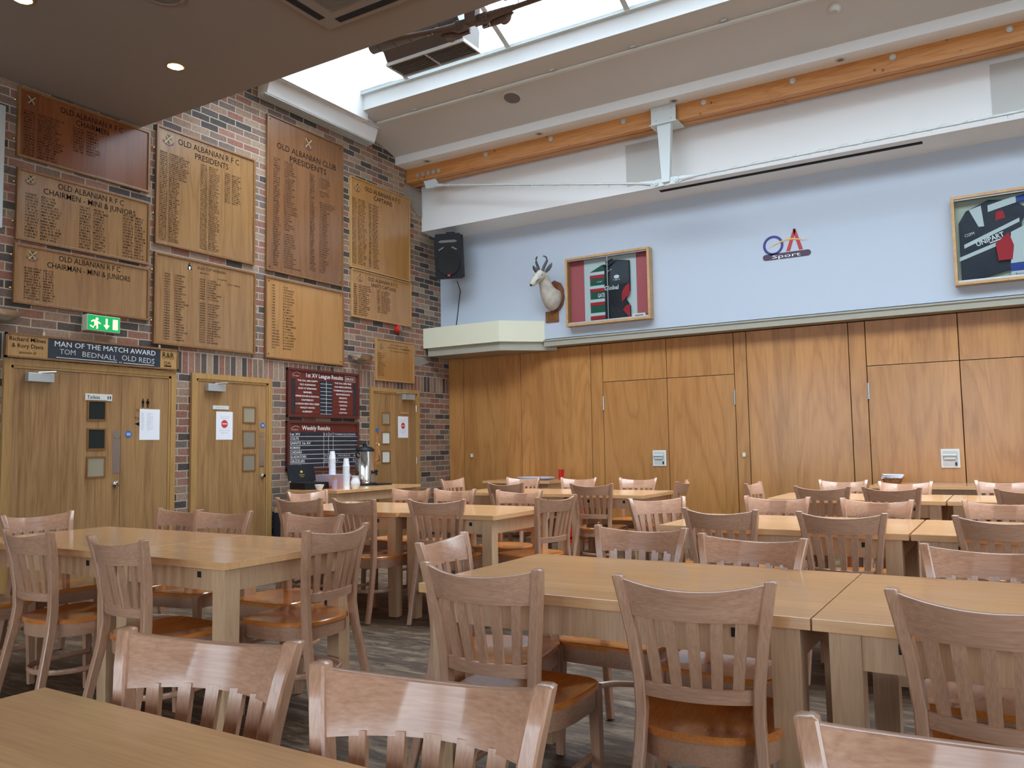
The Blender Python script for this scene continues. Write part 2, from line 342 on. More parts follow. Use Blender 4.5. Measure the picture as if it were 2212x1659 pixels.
def disc(mb, u, v, ru, place, rv=None, n=24): rv = rv or ru; return mb.poly([place(u+ru*math.cos(2*PI*k/n), v+rv*math.sin(2*PI*k/n)) for k in range(n)])
def ring(mb, u, v, r0, r1, place, n=32, sx=1.0):
    for k in range(n):
        a, b = 2*PI*k/n, 2*PI*(k+1)/n
        mb.quad(*[place(u+r*math.cos(t)*sx, v+r*math.sin(t)) for r, t in ((r0, a), (r1, a), (r1, b), (r0, b))])
    return mb
def strokes(mb, u0, u1, v, h, place, rnd):
    """one row of small worn sign-writing too small to read: letter-sized marks"""
    u = u0
    while u < u1 - h*.5:
        wl = rnd.choice((1, 2, 4, 5, 6, 7))
        for _ in range(wl):
            if u > u1 - h*.5: break
            t = h*.16; k = rnd.random()
            rect(mb, u, u+t, v-h/2, v+h/2, place)
            if k < .75: rect(mb, u+t, u+h*.52, v+h*rnd.choice((.34, -.08, -.5)), v+h*rnd.choice((.36, .08, -.34)) if 0 else v+h*.5, place) if k < .12 else rect(mb, u+t, u+h*.5, v+h*.34, v+h*.5, place)
            if .3 < k: rect(mb, u+t, u+h*.5, v-h*.5, v-h*.36, place)
            if k > .45: rect(mb, u+h*.36, u+h*.52, v-h*.5, v+h*.5, place)
            u += h*.68
        u += h*.5
    return mb
def crest(parent, u, v, s, place):
    """gold saltire on a dark shield over a red and purple scroll"""
    e = MB()
    e.poly([place(u-.2*s, v+.36*s), place(u+.2*s, v+.36*s), place(u+.2*s, v), place(u, v-.3*s), place(u-.2*s, v)]); e.build('emblem_shield', 'navy', parent)
    e = MB()
    pl = lambda a, b: tuple(Vector(place(a, b)) + nrm(place)*.001)
    for sg in (1, -1):
        dx, dy = .3*s, .34*s; w_ = .05*s
        e.quad(pl(u-sg*dx-w_, v+.06*s-dy), pl(u-sg*dx+w_, v+.06*s-dy), pl(u+sg*dx+w_, v+.06*s+dy), pl(u+sg*dx-w_, v+.06*s+dy))
    e.build('emblem_cross', 'gold', parent)
    e = MB()
    for k in range(14):
        a0, a1 = PI*1.08+k*PI*.84/14, PI*1.08+(k+1)*PI*.84/14
        r = .47*s; t = .06*s*(1+.7*math.sin(k*1.9))
        e.quad(*[pl(u+q*math.cos(a), v+q*math.sin(a)*.95+.02*s) for q, a in ((r-t, a0), (r+t*.4, a0), (r+t*.4, a1), (r-t, a1))])
    e.build('emblem_scroll', 'purple', parent)
def nrm(place):
    a, b, c = Vector(place(0, 0)), Vector(place(1, 0)), Vector(place(0, 1)); return (b-a).cross(c-a).normalized()

# ---------------------------------------------------------------- room shell
struct(MB().box(-.3, 13.3, -15.3, .4, -.1, 0).build('floor', 'floor'))
struct(MB().box(-.3, 0, -15.3, .4, 0, 5.70).build('wall_left', 'brick'))
# back wall: white plaster above the timber partition
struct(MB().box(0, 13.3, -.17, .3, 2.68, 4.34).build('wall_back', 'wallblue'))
struct(MB().box(0, 13.3, .06, .3, 0, 2.68).build('wall_back_lower', 'darkslot'))
# white soffit with boxed fascia above the back wall
sf = MB().prism([(0, -.61, 4.34), (0, -.17, 4.30), (0, .3, 4.30), (0, .3, 5.3), (0, -.61, 5.3)], (13.3, 0, 0)).build('wall_back_upper', 'white'); struct(sf)
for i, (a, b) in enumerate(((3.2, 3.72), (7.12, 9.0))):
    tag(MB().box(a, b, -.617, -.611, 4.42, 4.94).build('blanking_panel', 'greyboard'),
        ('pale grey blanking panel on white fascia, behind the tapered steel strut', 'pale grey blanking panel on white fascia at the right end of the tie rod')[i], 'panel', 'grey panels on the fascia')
s_ = MB().box(3.6, 6.46, -.50, -.45, 4.321, 4.331).build('screen_slot', 'darkslot'); tag(s_, 'long dark slot in the underside of the white soffit', 'slot')
tag(MB().prism([(3.58, -.51, 4.3315), (3.58, -.44, 4.326), (3.58, -.44, 4.324), (3.58, -.51, 4.3295)], (2.9, 0, 0)).build('slot_lining', 'darkslot'), None, None)
bpy.data.objects['slot_lining'].parent = bpy.data.objects['screen_slot']
# sloping ceiling (underside rises from the beam to the skylight), bulkhead over the beam
def slz(y): return 5.276 + .262*(-1.235 - y)
struct(MB().prism([(0, -1.2, slz(-1.2)), (0, -2.18, slz(-2.18)), (0, -2.18, 5.70), (0, -2.10, 5.72), (0, .3, 5.72), (0, .3, 5.3), (0, -1.2, 5.3)], (13.3, 0, 0)).build('ceiling_slope', 'whiteceil'))
struct(MB().box(.3, 13.3, -2.188, -2.18, slz(-2.18), 5.71).build('trim_5', 'white'))  # added board, its white stands in for skylight on the upstand face
struct(MB().box(0, 13.3, -1.2, -.60, 5.155, 5.32).build('trim_1', 'white'))  # whiter than the slope: brightness from facing the skylight is in the paint
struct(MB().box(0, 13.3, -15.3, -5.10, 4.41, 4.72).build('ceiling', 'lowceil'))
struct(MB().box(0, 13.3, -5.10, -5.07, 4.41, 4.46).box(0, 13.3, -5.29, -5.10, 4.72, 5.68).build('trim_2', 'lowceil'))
struct(MB().box(-.3, .3, -5.25, -2.1, 5.42, 7.0).build('wall_skylight_end', 'white'))
struct(MB().box(-.3, 13.3, -15.6, -15.3, 0, 6).build('wall_outer', 'white')) if 0 else None
# window wall behind the camera and the wall to the right
f = MB(); xs = [-.3] + [v for w_ in WINS for v in w_] + [13.3]
for a, b in zip(xs[::2], xs[1::2]): f.box(a, b, -15.3, -15, 0, 4.41)
for a, b in WINS: f.box(a, b, -15.3, -15, 0, .6).box(a, b, -15.3, -15, 3.3, 4.41)
struct(f.build('wall_front', 'white'))
struct(MB().box(13, 13.3, -15, -12.5, 0, 6).box(13, 13.3, -6.5, .4, 0, 6).box(13, 13.3, -12.5, -6.5, 0, .6).box(13, 13.3, -12.5, -6.5, 3.3, 6).build('wall_right', 'white'))
for i, (a, b) in enumerate(WINS):
    e = struct(empty('window_%d' % (i+1), ((a+b)/2, -15.1, .6)))
    fr = MB(); w2 = (b-a)/2
    for x in (-w2, -w2/3, w2/3, w2-.06): fr.box(x, x+.06, -.03, .03, 0, 2.7)
    fr.box(-w2, w2, -.03, .03, 0, .06).box(-w2, w2, -.03, .03, 2.64, 2.7); fr.build('window_frame', 'signwhite', e)
    MB().box(-w2, w2, -.004, .004, .06, 2.64).build('pane', 'glass', e)
e = struct(empty('window_4', (13.1, -9.5, .6))); fr = MB()
for y in (-3, -1, 1, 2.94): fr.box(-.03, .03, y, y+.06, 0, 2.7)
fr.box(-.03, .03, -3, 3, 0, .06).box(-.03, .03, -3, 3, 2.64, 2.7); fr.build('window_frame', 'signwhite', e)
MB().box(-.004, .004, -3, 3, .06, 2.64).build('pane', 'glass', e)
# skylight: pitched glazing with bars
e = struct(empty('window_5', (0, -3.6, 5.71))); bars = MB(); gl = MB()
gl.prism([(.3, 1.42, 0), (.3, 0, .62), (.3, 0, .63), (.3, 1.42, .01)], (12.7, 0, 0)); gl.prism([(.3, -1.5, 0), (.3, 0, .62), (.3, 0, .63), (.3, -1.5, .01)], (12.7, 0, 0))
gl.build('pane', 'glass', e)
for k in range(9):
    x = 1.05 + k*1.45
    for y in (1.42, -1.5): bars.bar([(x, y, .02), (x, 0, .64)], .06, .07)
bars.box(.3, 13, -.04, .04, .58, .68).box(.3, 13, -1.55, -1.45, -.02, .05).box(.3, 13, 1.36, 1.44, 0, .05); bars.build('glazing_bar', 'palesteel', e)

# padstones and cornice at the brick wall
tag(MB().prism([(0, -1.02, 4.92), (0, -.62, 4.92), (0, -.62, 4.55), (0, -.72, 4.55), (0, -1.02, 4.76)], (.012, 0, 0)).build('padstone', 'concrete'), 'pale concrete padstone in the brickwork under the timber beam end', 'padstone')
tag(MB().prism([(0, -.82, 2.52), (0, -.60, 2.52), (0, -.48, 2.45), (0, -.72, 2.38), (0, -.92, 2.38)], (.008, 0, 0)).build('padstone', 'concrete'), 'small pale concrete block in brickwork below the cream bulkhead', 'padstone')
e = tag(empty('skylight_cornice', (0, -2.7, 5.24)), 'white ribbed cornice box along the brick wall below the skylight', 'cornice')
MB().prism([(.0, -.93, 0), (.15, -.93, .02), (.20, -.93, .16), (.20, -.93, .19), (0, -.93, .19)], (0, 1.83, 0)).build('box_body', 'white', e)
g = MB()
for k in range(6): g.box(.012+k*.024, .024+k*.024, -.95, .90, -.012+k*.003, .006+k*.003)
g.build('ribbing', 'greyboard', e)
b = MB(); pts = [(.23+.006*math.sin(k*2.1), -.95+k*.1, .215+.006*math.cos(k*1.7)) for k in range(20)]
b.loft(pts, [.035]*20, 10); b.build('fabric_roll', 'linen', e, True)
MB().tube([(.27, -.95, .17), (.27, .95, .20)], .012).build('blind_rail', 'greyboard', e)

# trim strip and cream bulkhead on the back wall
struct(MB().box(1.75, 13.3, -.215, -.17, 2.645, 2.665).box(1.75, 13.3, -.20, 0.02, 2.575, 2.65).build('trim_3', 'trim'))
struct(MB().box(0, 13.3, -.0, .06, 2.57, 2.58).build('trim_4', 'darkslot'))
e = tag(empty('cream_bulkhead', (0, 0, 2.53)), 'cream angled bulkhead box in the corner above the timber panels', 'bulkhead')
P = [(.002, -.60), (1.28, -.60), (1.75, -.172), (.002, -.172)]
MB().prism([(x, y, .115) for x, y in P], (0, 0, .285)).build('cream_casing', 'cream', e)
P = [(.05, -.555), (1.26, -.555), (1.86, -.03), (.05, -.03)]
MB().prism([(x, y, 0) for x, y in P], (0, 0, .115)).build('grey_plinth', 'trim', e)

# ---------------------------------------------------------------- timber partition
GRP = 'birch panels of the folding partition'
def panel(x0, x1, z0, z1, label, hinge=None, handle=None, pad=None):
    e = tag(empty('partition_panel', ((x0+x1)/2, 0, z0)), label, 'panel', GRP)
    w2 = (x1-x0)/2 - .004
    MB().box(-w2, w2, 0, .04, .003, z1-z0-.004, .003).build('panel_face', 'panel', e)
    if hinge:
        h = MB().box(hinge-.011, hinge+.011, -.012, 0, 1.69, 1.87).tube([(hinge, -.014, 1.69), (hinge, -.014, 1.87)], .009).build('hinge', 'steel', e); h.location.z = -z0
    if handle:
        c, zc = handle
        pl = MB().box(c-.09, c+.09, -.012, 0, zc-.1, zc+.1, .006).build('pull_plate', 'signwhite', e)
        MB().box(c-.07, c+.07, -.014, -.011, zc-.082, zc+.082).build('pull_recess', 'greyboard', pl)
        MB().tube([(c-.07, -.035, zc+.035), (c+.06, -.035, zc+.035)], .012).box(c-.06, c+.05, -.03, -.012, zc-.01, zc+.03, .004).build('pull_grip', 'palesteel', pl)
        MB().box(c+.045, c+.06, -.022, -.012, zc-.075, zc-.04).build('latch', 'plastic_black', pl)
    if pad:
        MB().box(pad[0]-.018, pad[0]+.018, -.02, 0, pad[1]-.024, pad[1]+.024, .003).build('stop_block', 'cream', e)
    return e
ZT = 2.57
panel(.005, .274, 0, ZT, 'narrow birch filler panel against the brick corner')
panel(.274, 1.253, 0, ZT, 'tall birch panel with small cream stop block, left of the red cup table', pad=(.413-.7635, 1.108))
panel(1.253, 2.345, 0, ZT, 'tall plain birch panel behind the red cup')
panel(2.345, 2.52, 0, ZT, 'narrow birch strip left of the first hinged door pair')
panel(2.52, 3.413, 0, 2.06, 'hinged birch door leaf with hinge on its left and white recessed pull on its right', hinge=2.527-2.9665, handle=(3.285-2.9665, 1.05))
panel(3.413, 4.275, 0, 2.06, 'hinged birch door leaf right of the left white pull plate', hinge=4.268-3.844)
panel(2.52, 3.413, 2.06, ZT, 'short birch panel above the leaf with the left white pull plate')
panel(3.413, 4.275, 2.06, ZT, 'short birch panel above the second leaf of the left door pair')
panel(4.275, 4.43, 0, ZT, 'narrow birch strip with small cream stop block between door pair and wide panel', pad=(4.36-4.3525, 1.085))
panel(4.43, 5.585, 0, ZT, 'wide birch panel with a pale glossy patch below the round logo')
panel(5.585, 5.765, 0, ZT, 'narrow birch strip left of the second hinged door pair')
panel(5.765, 6.68, 0, 2.06, 'hinged birch door leaf behind the bread basket with white pull plate', hinge=5.772-6.2225, handle=(6.543-6.2225, 1.025))
panel(6.68, 7.6, 0, 2.06, 'hinged birch door leaf at the right edge of the photo')
panel(5.765, 6.68, 2.06, ZT, 'short birch panel above the leaf with the right white pull plate')
panel(6.68, 7.6, 2.06, ZT, 'short birch panel above the leaf at the right photo edge')

# ---------------------------------------------------------------- beam and steel truss
e = tag(empty('glulam_beam', (6.6, -.96, 4.96)), 'long orange laminated timber beam with steel bolts along the back wall', 'beam')
MB().box(-6.6, 6.6, 0, .09, 0, .22, .004).build('front_leaf', 'beam', e); MB().box(-6.6, 6.6, .11, .21, 0, .2, .004).build('rear_leaf', 'beam', e)
for x in (.20, .30, .39, .48, .57, 1.35, 2.334, 3.331, 4.32, 5.303, 6.288, 7.302):
    q = MB().lathe([(.0, -.022), (.014, -.02), (.014, -.008)], seg=8, axis='Y').lathe([(.03, -.008), (.03, 0)], seg=20, axis='Y').build('bolt', 'steelgrey', e); q.location = (x-6.6, 0, .145 if x > 1 else .075)
def strut(name, label, x, y, z0, z1, m):
    e = tag(empty(name, (x, y, z0)), label, 'strut'); h = z1-z0
    MB().prism([(-.045, -.035, 0), (.045, -.035, 0), (.085, -.035, h), (-.085, -.035, h)], (0, .07, 0)).build('tapered_post', m, e)
    MB().box(-.15, .15, -.05, -.03, h, h+.2, .003).box(-.17, .17, -.06, .2, h-.012, h, .002).build('saddle_plate', m, e)
    for dx in (-.09, .09):
        for dz in (.04, .16): q = MB().lathe([(.012, -.012), (.012, 0)], seg=6, axis='Y').build('bolt', m, e); q.location = (dx, -.05, h+dz)
    for s in (-1, 1):
        q = MB().prism([(s*.03, -.012, -.03), (s*.14, -.012, -.035), (s*.2, -.012, .0), (s*.2, -.012, .02), (s*.12, -.012, .055), (s*.03, -.012, .05)], (0, .024, 0)).build('lug', m, e)
        d = MB().lathe([(.03, -.03), (.03, .03)], seg=16, axis='Y').lathe([(.012, -.04), (.012, .04)], seg=12, axis='Y').build('pin', m, q); d.location = (s*.125, 0, .01)
    return e
strut('truss_strut', 'pale tapered steel strut hanging from the orange timber beam', 3.855, -.98, 4.25, 4.95, 'palesteel')
def rod(label, a, b, m, r=.014, end=True):
    a, b = Vector(a), Vector(b); e = tag(empty('tie_rod', a), label, 'rod'); d = b-a; u = d.normalized()
    MB().tube([(0, 0, 0), tuple(d)], r, 10).build('rod', m, e, True)
    for p, s in ((Vector((0, 0, 0)), 1), (d, -1)):
        MB().loft([p-u*s*.02, p+u*s*.08, p+u*s*.2], [(.03, .035), (.025, .03), (r*1.1, r*1.1)], 10).build('fork_end', m, e, True)
    return e
rod('pale steel tie rod sloping from the brick corner down to the tapered strut', (.42, -.93, 4.865), (3.70, -.975, 4.27), 'palesteel')
rod('pale level steel tie rod running right from the tapered strut', (4.03, -.975, 4.27), (7.9, -.97, 4.29), 'palesteel')
q = MB().prism([(-.10, -.01, .06), (.1, -.01, .06), (.14, -.01, .0), (.06, -.01, -.06), (-.06, -.01, -.05)], (0, .03, 0)).build('anchor_lug', 'palesteel'); q.location = (.40, -.94, 4.88); tag(q, 'pale steel anchor lug at the beam end by the brick corner', 'bracket')
def fairy(name, label, a, b, drops, y, m='signwhite'):
    pts = []; n = 90
    for k in range(n+1):
        t = k/n; x = a[0]+(b[0]-a[0])*t; z = a[1]+(b[1]-a[1])*t
        pts.append((x, y+.022*math.sin(k*1.1), z+.022*math.cos(k*1.1)-sum(.10*max(0, 1-abs(t-d)/.045) for d in drops)))
    e = tag(empty(name, pts[0]), label, 'string lights'); o = Vector(pts[0])
    MB().tube([tuple(Vector(p)-o) for p in pts], .002, 4).build('wire', m, e)
    for k in range(4, n, 8): MB().tube([tuple(Vector(pts[k])-o), tuple(Vector(pts[k])-o+Vector((.004, 0, -.03)))], .004, 5).build('bulb', 'ceramic', e)
fairy('fairy_lights', 'unlit fairy light wire twisted round the sloping tie rod', (.6, 4.835), (3.55, 4.30), (.24, .42), -.945)
fairy('fairy_lights', 'unlit fairy light wire twisted round the level tie rod', (4.2, 4.27), (7.8, 4.29), (), -.975)
# second truss inside the skylight, next to the low ceiling
e = tag(empty('glulam_beam', (6.6, -4.80, 5.10)), 'timber beam high inside the skylight beside the low ceiling edge', 'beam'); MB().box(-6.6, 6.6, -.1, .1, 0, .23, .004).build('front_leaf', 'beam', e)
strut('truss_strut', 'brownish steel strut with pinned plates at the skylight beside the ducting', 3.72, -4.78, 4.50, 5.09, 'dimsteel')
t2 = bpy.data.objects['truss_strut.001']
for sx in (-1, 1):
    q = MB().prism([(sx*.06, .05, -.03), (sx*.26, .05, -.035), (sx*.34, .05, .02), (sx*.26, .05, .07), (sx*.06, .05, .08)], (0, .02, 0)).build('gusset_plate', 'dimsteel', t2)
    MB().lathe([(.055, .04), (.055, .09), (.02, .10)], c=(sx*.25, 0, .015), seg=20, axis='Y').build('pin_disc', 'dimsteel', q)
rod('dark tie rod rising left from the strut beside the skylight duct', (1.0, -4.76, 4.86), (3.56, -4.775, 4.52), 'dimsteel', .02)
rod('dark level tie rod right of the strut beside the skylight duct', (3.9, -4.775, 4.52), (7.6, -4.77, 4.53), 'dimsteel', .02)
fairy('fairy_lights', 'loose fairy light wire hanging on the tie rod under the skylight duct', (3.2, 4.56), (6.2, 4.52), (.2, .5), -4.76)
def duct(label, x0, x1, y, z, r):
    e = tag(empty('spiral_duct', (x0, y, z)), label, 'duct'); L = x1-x0
    MB().loft([(0, 0, 0), (L, 0, 0)], [r, r], 24).build('duct_pipe', 'ductmetal', e, True)
    k = .1
    while k < L: MB().loft([(k-.006, 0, 0), (k+.006, 0, 0)], [r+.004]*2, 24).build('seam', 'browngrey', e); k += .16
    return e
duct('thin grey spiral duct along the low ceiling edge left of the strut', 2.62, 3.55, -4.68, 4.655, .055)
duct('thick grey spiral duct at the top edge of the photo right of the strut', 3.95, 6.6, -4.70, 4.76, .10)
e = tag(empty('air_unit', (2.86, -4.14, 4.70)), 'grey hanging air unit with louvred underside in front of the skylight', 'air conditioner')
MB().prism([(-.42, -.12, .02), (-.42, .12, .02), (-.42, .13, .20), (-.42, .06, .32), (-.42, -.12, .38), (-.42, -.2, .34), (-.42, -.2, .14)], (.84, 0, 0)).build('casing', 'browngrey', e)
g = MB().box(-.43, .43, -.135, -.12, 0, .03).box(-.43, .43, .12, .135, 0, .03).box(-.43, -.415, -.12, .12, 0, .03).box(.415, .43, -.12, .12, 0, .03).box(-.006, .006, -.12, .12, 0, .03); g.build('grille_frame', 'greyboard', e)
for k in range(7): MB().box(-.415, .415, -.10+k*.032, -.092+k*.032, .005, .02).build('louvre', 'browngrey', e)
for x in (-.36, .36): MB().tube([(x, 0, .2), (x, 0, 1.5)], .006).build('hanger', 'steelgrey', e)
e = tag(empty('skylight_winder', (4.0, -4.2, 5.1)), 'pale bracket arm hanging in the bright skylight right of the air unit', 'bracket')
MB().bar([(0, 0, 0), (.12, 0, .12), (.2, 0, .16)], .03, .03).tube([(.2, 0, .15), (.2, 0, 1.2)], .008).build('arm', 'palesteel', e)
e = tag(empty('spotlight_fitting', (.42, -3.62, 5.55)), 'small dark spotlight fitting on the skylight end wall', 'spotlight')  # small light fitting with a dark head
MB().box(-.12, -.09, -.04, .04, -.04, .06).build('bracket', 'plastic_black', e)
MB().loft([(-.09, 0, .02), (.0, .02, 0), (.08, .05, -.03)], [.02, .04, .05], 14).build('head', 'plastic_black', e, True)

# ceiling fittings
def lathed(name, label, cat, loc, prof, m, rot=None, group=None, extra=None):
    e = tag(empty(name, loc), label, cat, group)
    if rot: e.rotation_euler = rot
    MB().lathe(prof, seg=28).build('bezel', m, e, True)
    if extra:
        for nm, pr, mm in extra: MB().lathe(pr, seg=28).build(nm, mm, e, True)
    return e
tilt = (-math.atan(.262), 0, 0)
lathed('ceiling_speaker', 'round grey ceiling speaker in the sloping ceiling', 'speaker', (2.225, -1.712, slz(-1.712)), [(.13, 0), (.13, -.012), (.10, -.016), (.10, 0)], 'whiteceil', tilt, None, [('grille', [(.098, -.002), (.098, -.014), (.0, -.018)], 'browngrey')])
lathed('smoke_detector', 'white smoke detector near the top of the sloping ceiling', 'smoke detector', (5.877, -1.716, slz(-1.716)), [(.055, 0), (.055, -.02), (.045, -.03), (.03, -.05), (.0, -.052)], 'signwhite', tilt, None, [('sensor', [(.03, -.046), (.03, -.058), (.0, -.058)], 'greyboard')])
lathed('ceiling_speaker', 'dark round ceiling speaker in the low ceiling at the top edge', 'speaker', (2.25, -6.44, 4.41), [(.15, 0), (.15, -.012), (.12, -.018), (.12, 0)], 'lowceil', None, None, [('grille', [(.118, -.002), (.118, -.014), (.0, -.02)], 'browngrey')])
for x, lb in ((.468, 'small unlit downlight in the bulkhead nearest the brick corner'), (2.24, 'small unlit downlight in the bulkhead left of the steel strut'), (4.01, 'small unlit downlight in the bulkhead above the steel strut'), (5.81, 'small unlit downlight in the bulkhead well right of the strut')):
    lathed('downlight', lb, 'downlight', (x, -1.09, 5.155), [(.055, 0), (.055, -.006), (.035, -.008), (.03, .0)], 'whiteceil', None, 'unlit bulkhead downlights', [('lens', [(.03, -.001), (.03, -.007), (0, -.007)], 'browngrey')])
for (x, y), lb in (((1.388, -5.705), 'glowing recessed downlight in the low ceiling above the honours boards'), ((1.38, -6.925), 'glowing recessed downlight at the top left corner of the photo')):
    e = lathed('ceiling_downlight', lb, 'downlight', (x, y, 4.41), [(.075, 0), (.075, -.006), (.062, -.01), (.058, 0)], 'brass', None, 'lit downlights', [('lens', [(.058, -.002), (.058, -.006), (0, -.006)], 'lamp')])
    l = bpy.data.lights.new('downlight_beam', 'SPOT'); l.energy = 25; l.color = (1, .72, .45); l.spot_size = 2.0; l.spot_blend = .8; l.shadow_soft_size = .05
    q = bpy.data.objects.new('downlight_beam', l); COL.objects.link(q); q.parent = e; q.location = (0, 0, -.03)
e = tag(empty('ceiling_cassette', (3.346, -5.93, 4.41)), 'square ceiling air cassette in the low ceiling at the top edge', 'air conditioner')
MB().box(-.46, .46, -.46, .46, -.03, 0, .01).build('fascia', 'lowceil', e)
for k in range(4):
    q = MB().box(-.3, .3, -.41, -.35, -.034, -.028).build('air_slot', 'darkslot', e); q.rotation_euler = (0, 0, k*PI/2)
g = MB(); [g.box(-.25, .25, -.25+k*.0357, -.235+k*.0357, -.036, -.028) for k in range(15)]; g.build('grille', 'browngrey', e)
# curtain track on the sloping ceiling
e = tag(empty('ceiling_track', (.30, -1.905, slz(-1.905))), 'long white twin track across the sloping ceiling', 'track')
MB().box(0, 12.6, -.03, -.008, -.02, .002).box(0, 12.6, .008, .03, -.012, .01).build('twin_rail', 'signwhite', e)
for k in range(12): MB().box(.62+k*.98, .68+k*.98, -.065, -.045, -.0, .02).build('clip', 'steelgrey', e)

# ---------------------------------------------------------------- loudspeaker in the corner
e = tag(empty('loudspeaker', (.43, -.46, 3.62), math.radians(20)), 'black loudspeaker on the white wall beside the brick corner', 'speaker'); e.rotation_euler = (math.radians(9), 0, math.radians(20))
MB().prism([(-.2, -.17, .05), (-.18, -.17, .0), (.18, -.17, 0), (.2, -.17, .05), (.2, -.17, .57), (.17, -.17, .63), (-.17, -.17, .63), (-.2, -.17, .57)], (0, .05, 0)).prism([(-.2, -.12, .02), (.2, -.12, .02), (.2, -.12, .61), (-.2, -.12, .61)], (0, .05, 0)).prism([(-.18, -.07, .02), (.18, -.07, .02), (.11, .12, .05), (-.11, .12, .05)], (0, 0, .58)).build('cabinet', 'plastic_black', e)
MB().lathe([(.165, -.18), (.16, -.188), (.12, -.184), (.0, -.175)], c=(0, 0, .21), seg=36, axis='Y').build('woofer_grille', 'mesh_black', e, True)
MB().prism([(-.14, -.175, .52), (-.1, -.175, .54), (.1, -.175, .54), (.14, -.175, .52), (.11, -.175, .505), (-.11, -.175, .505)], (0, .01, 0)).bar([(-.13, -.175, .40), (-.06, -.178, .44)], .02, .02).bar([(.13, -.175, .40), (.06, -.178, .44)], .02, .02).build('horn_flare', 'browngrey', e)
MB().box(-.018, .018, -.192, -.184, .035, .06).build('badge', 'redink', e)
MB().bar([(-.06, .0, .63), (-.06, .0, .66), (.06, 0, .66), (.06, 0, .63)], .03, .015).build('handle', 'plastic_black', e)
MB().box(-.05, .05, .08, .2, .25, .4).build('bracket', 'plastic_black', e)
c_ = MB().tube([(.38, -.28, 3.63), (.37, -.19, 3.5), (.33, -.178, 3.3), (.30, -.178, 3.1), (.27, -.178, 2.94)], .006, 6).build('speaker_cable', 'plastic_black'); tag(c_, 'thin black cable hanging below the loudspeaker', 'cable')

# ---------------------------------------------------------------- springbok head
e = tag(empty('springbok_head', (1.93, -.17, 3.02)), 'mounted springbok head with curved dark horns on a brown shield', 'trophy head')
sh = [(0, .0), (.06, .03), (.115, .1), (.14, .2), (.13, .32), (.09, .40), (0, .445)]
pts = [(x, 0, z) for x, z in sh] + [(-x, 0, z) for x, z in sh[-2:0:-1]]
MB().prism(pts, (0, -.03, 0)).build('shield', 'shield', e)
hd = MB().loft([(0, -.03, .17), (0, -.08, .18), (-.01, -.14, .22), (-.02, -.19, .28), (-.025, -.23, .35), (-.03, -.26, .41), (-.03, -.285, .465), (-.04, -.34, .465), (-.06, -.39, .42), (-.08, -.435, .37), (-.095, -.47, .335), (-.10, -.485, .32)],
    [(.105, .15), (.105, .15), (.092, .13), (.075, .105), (.064, .085), (.06, .078), (.062, .074), (.066, .076), (.058, .064), (.043, .048), (.036, .038), (.022, .024)], 20, up=(.3, -.2, 1)).build('head_and_neck', 'fur', e, True)
for s in (-1, 1):
    bx, by = -.042+s*.028, -.325
    hp = [(bx, by, .515), (bx+s*.012, by+.01, .57), (bx+s*.035, by+.02, .62), (bx+s*.055, by+.03, .665), (bx+s*.05, by+.02, .705), (bx+s*.025, by-.0, .725), (bx+s*.005, by-.01, .715)]
    MB().loft(hp, [.021, .020, .018, .015, .012, .008, .002], 10).build('horn', 'horn', e, True)
    MB().loft([(bx+s*.02, by+.03, .50), (bx+s*.065, by+.04, .55), (bx+s*.10, by+.045, .595), (bx+s*.118, by+.05, .63)], [(.01, .012), (.016, .028), (.013, .023), (.003, .004)], 10).build('ear', 'horn', e, True)
    MB().loft([(-.052+s*.050, -.372, .462), (-.054+s*.068, -.376, .462)], [.020, .014], 12).build('eye', 'plastic_black', e, True)
    MB().loft([(-.062+s*.059, -.392, .43), (-.078+s*.049, -.43, .388), (-.092+s*.039, -.463, .35)], [.006, .009, .005], 6).build('cheek_stripe', 'horn', e, True)
MB().loft([(-.098, -.480, .326), (-.104, -.498, .312)], [(.020, .016), (.012, .010)], 10).build('nose', 'plastic_black', e, True)
e = tag(empty('engraved_plaque', (1.878, -.172, 2.90)), 'small brown engraved plaque under the springbok head', 'plaque')
MB().box(-.1, .1, -.015, 0, 0, .15, .003).build('backing', 'shield', e); MB().box(-.085, .085, -.019, -.014, .015, .135).build('plate', 'boardframe', e)
g = MB()
for k in range(5): strokes(g, -.06+.01*(k % 2), .06-.01*(k % 2), .12-k*.022, .01, onY(-.0195), random)
g.build('engraving', 'black', e)

# ---------------------------------------------------------------- jersey display cases
def case(x0, x1, z0, z1, label):
    e = tag(empty('jersey_case', ((x0+x1)/2, -.17, z0)), label, 'display case', 'jersey cases on the white wall'); w2 = (x1-x0)/2; h = z1-z0; t = .03; d = .125
    MB().box(-w2, w2, -d, 0, 0, t, .002).box(-w2, w2, -d, 0, h-t, h, .002).box(-w2, -w2+t, -d, 0, t, h-t, .002).box(w2-t, w2, -d, 0, t, h-t, .002).build('case_frame', 'casepale', e)
    MB().box(-w2+t, w2-t, -.012, 0, t, h-t).build('case_lining', 'caseback', e)
    MB().box(-w2+t, w2-t, -d+.02, -d+.035, t, t+.02).build('glazing_channel', 'steelgrey', e); MB().box(-w2+t, w2-t, -d+.02, -d+.035, h-t-.015, h-t).build('glazing_channel', 'steelgrey', e)
    MB().box(-w2+t, w2-t, -d+.024, -d+.028, t+.02, h-t-.015).build('pane', 'glass', e)
    return e, w2, h
def cloth(parent, name, pts, y, m, th=.012):
    return MB().prism([(x, y, z) for x, z in pts], (0, th, 0)).build(name, m, parent)
e, w2, h = case(2.145, 3.335, 2.80, 3.715, 'glass display case with half green striped, half black rugby jersey on pink card')
for a, b in ((-w2+.03, -.36), (.38, w2-.03)): MB().box(a, b, -.018, -.012, .03, h-.03).build('pink_card', 'casepink', e)
cloth(e, 'white_card', [(-.36, .03), (.38, .03), (.38, h-.03), (-.36, h-.03)], -.022, 'jwhite', .008)
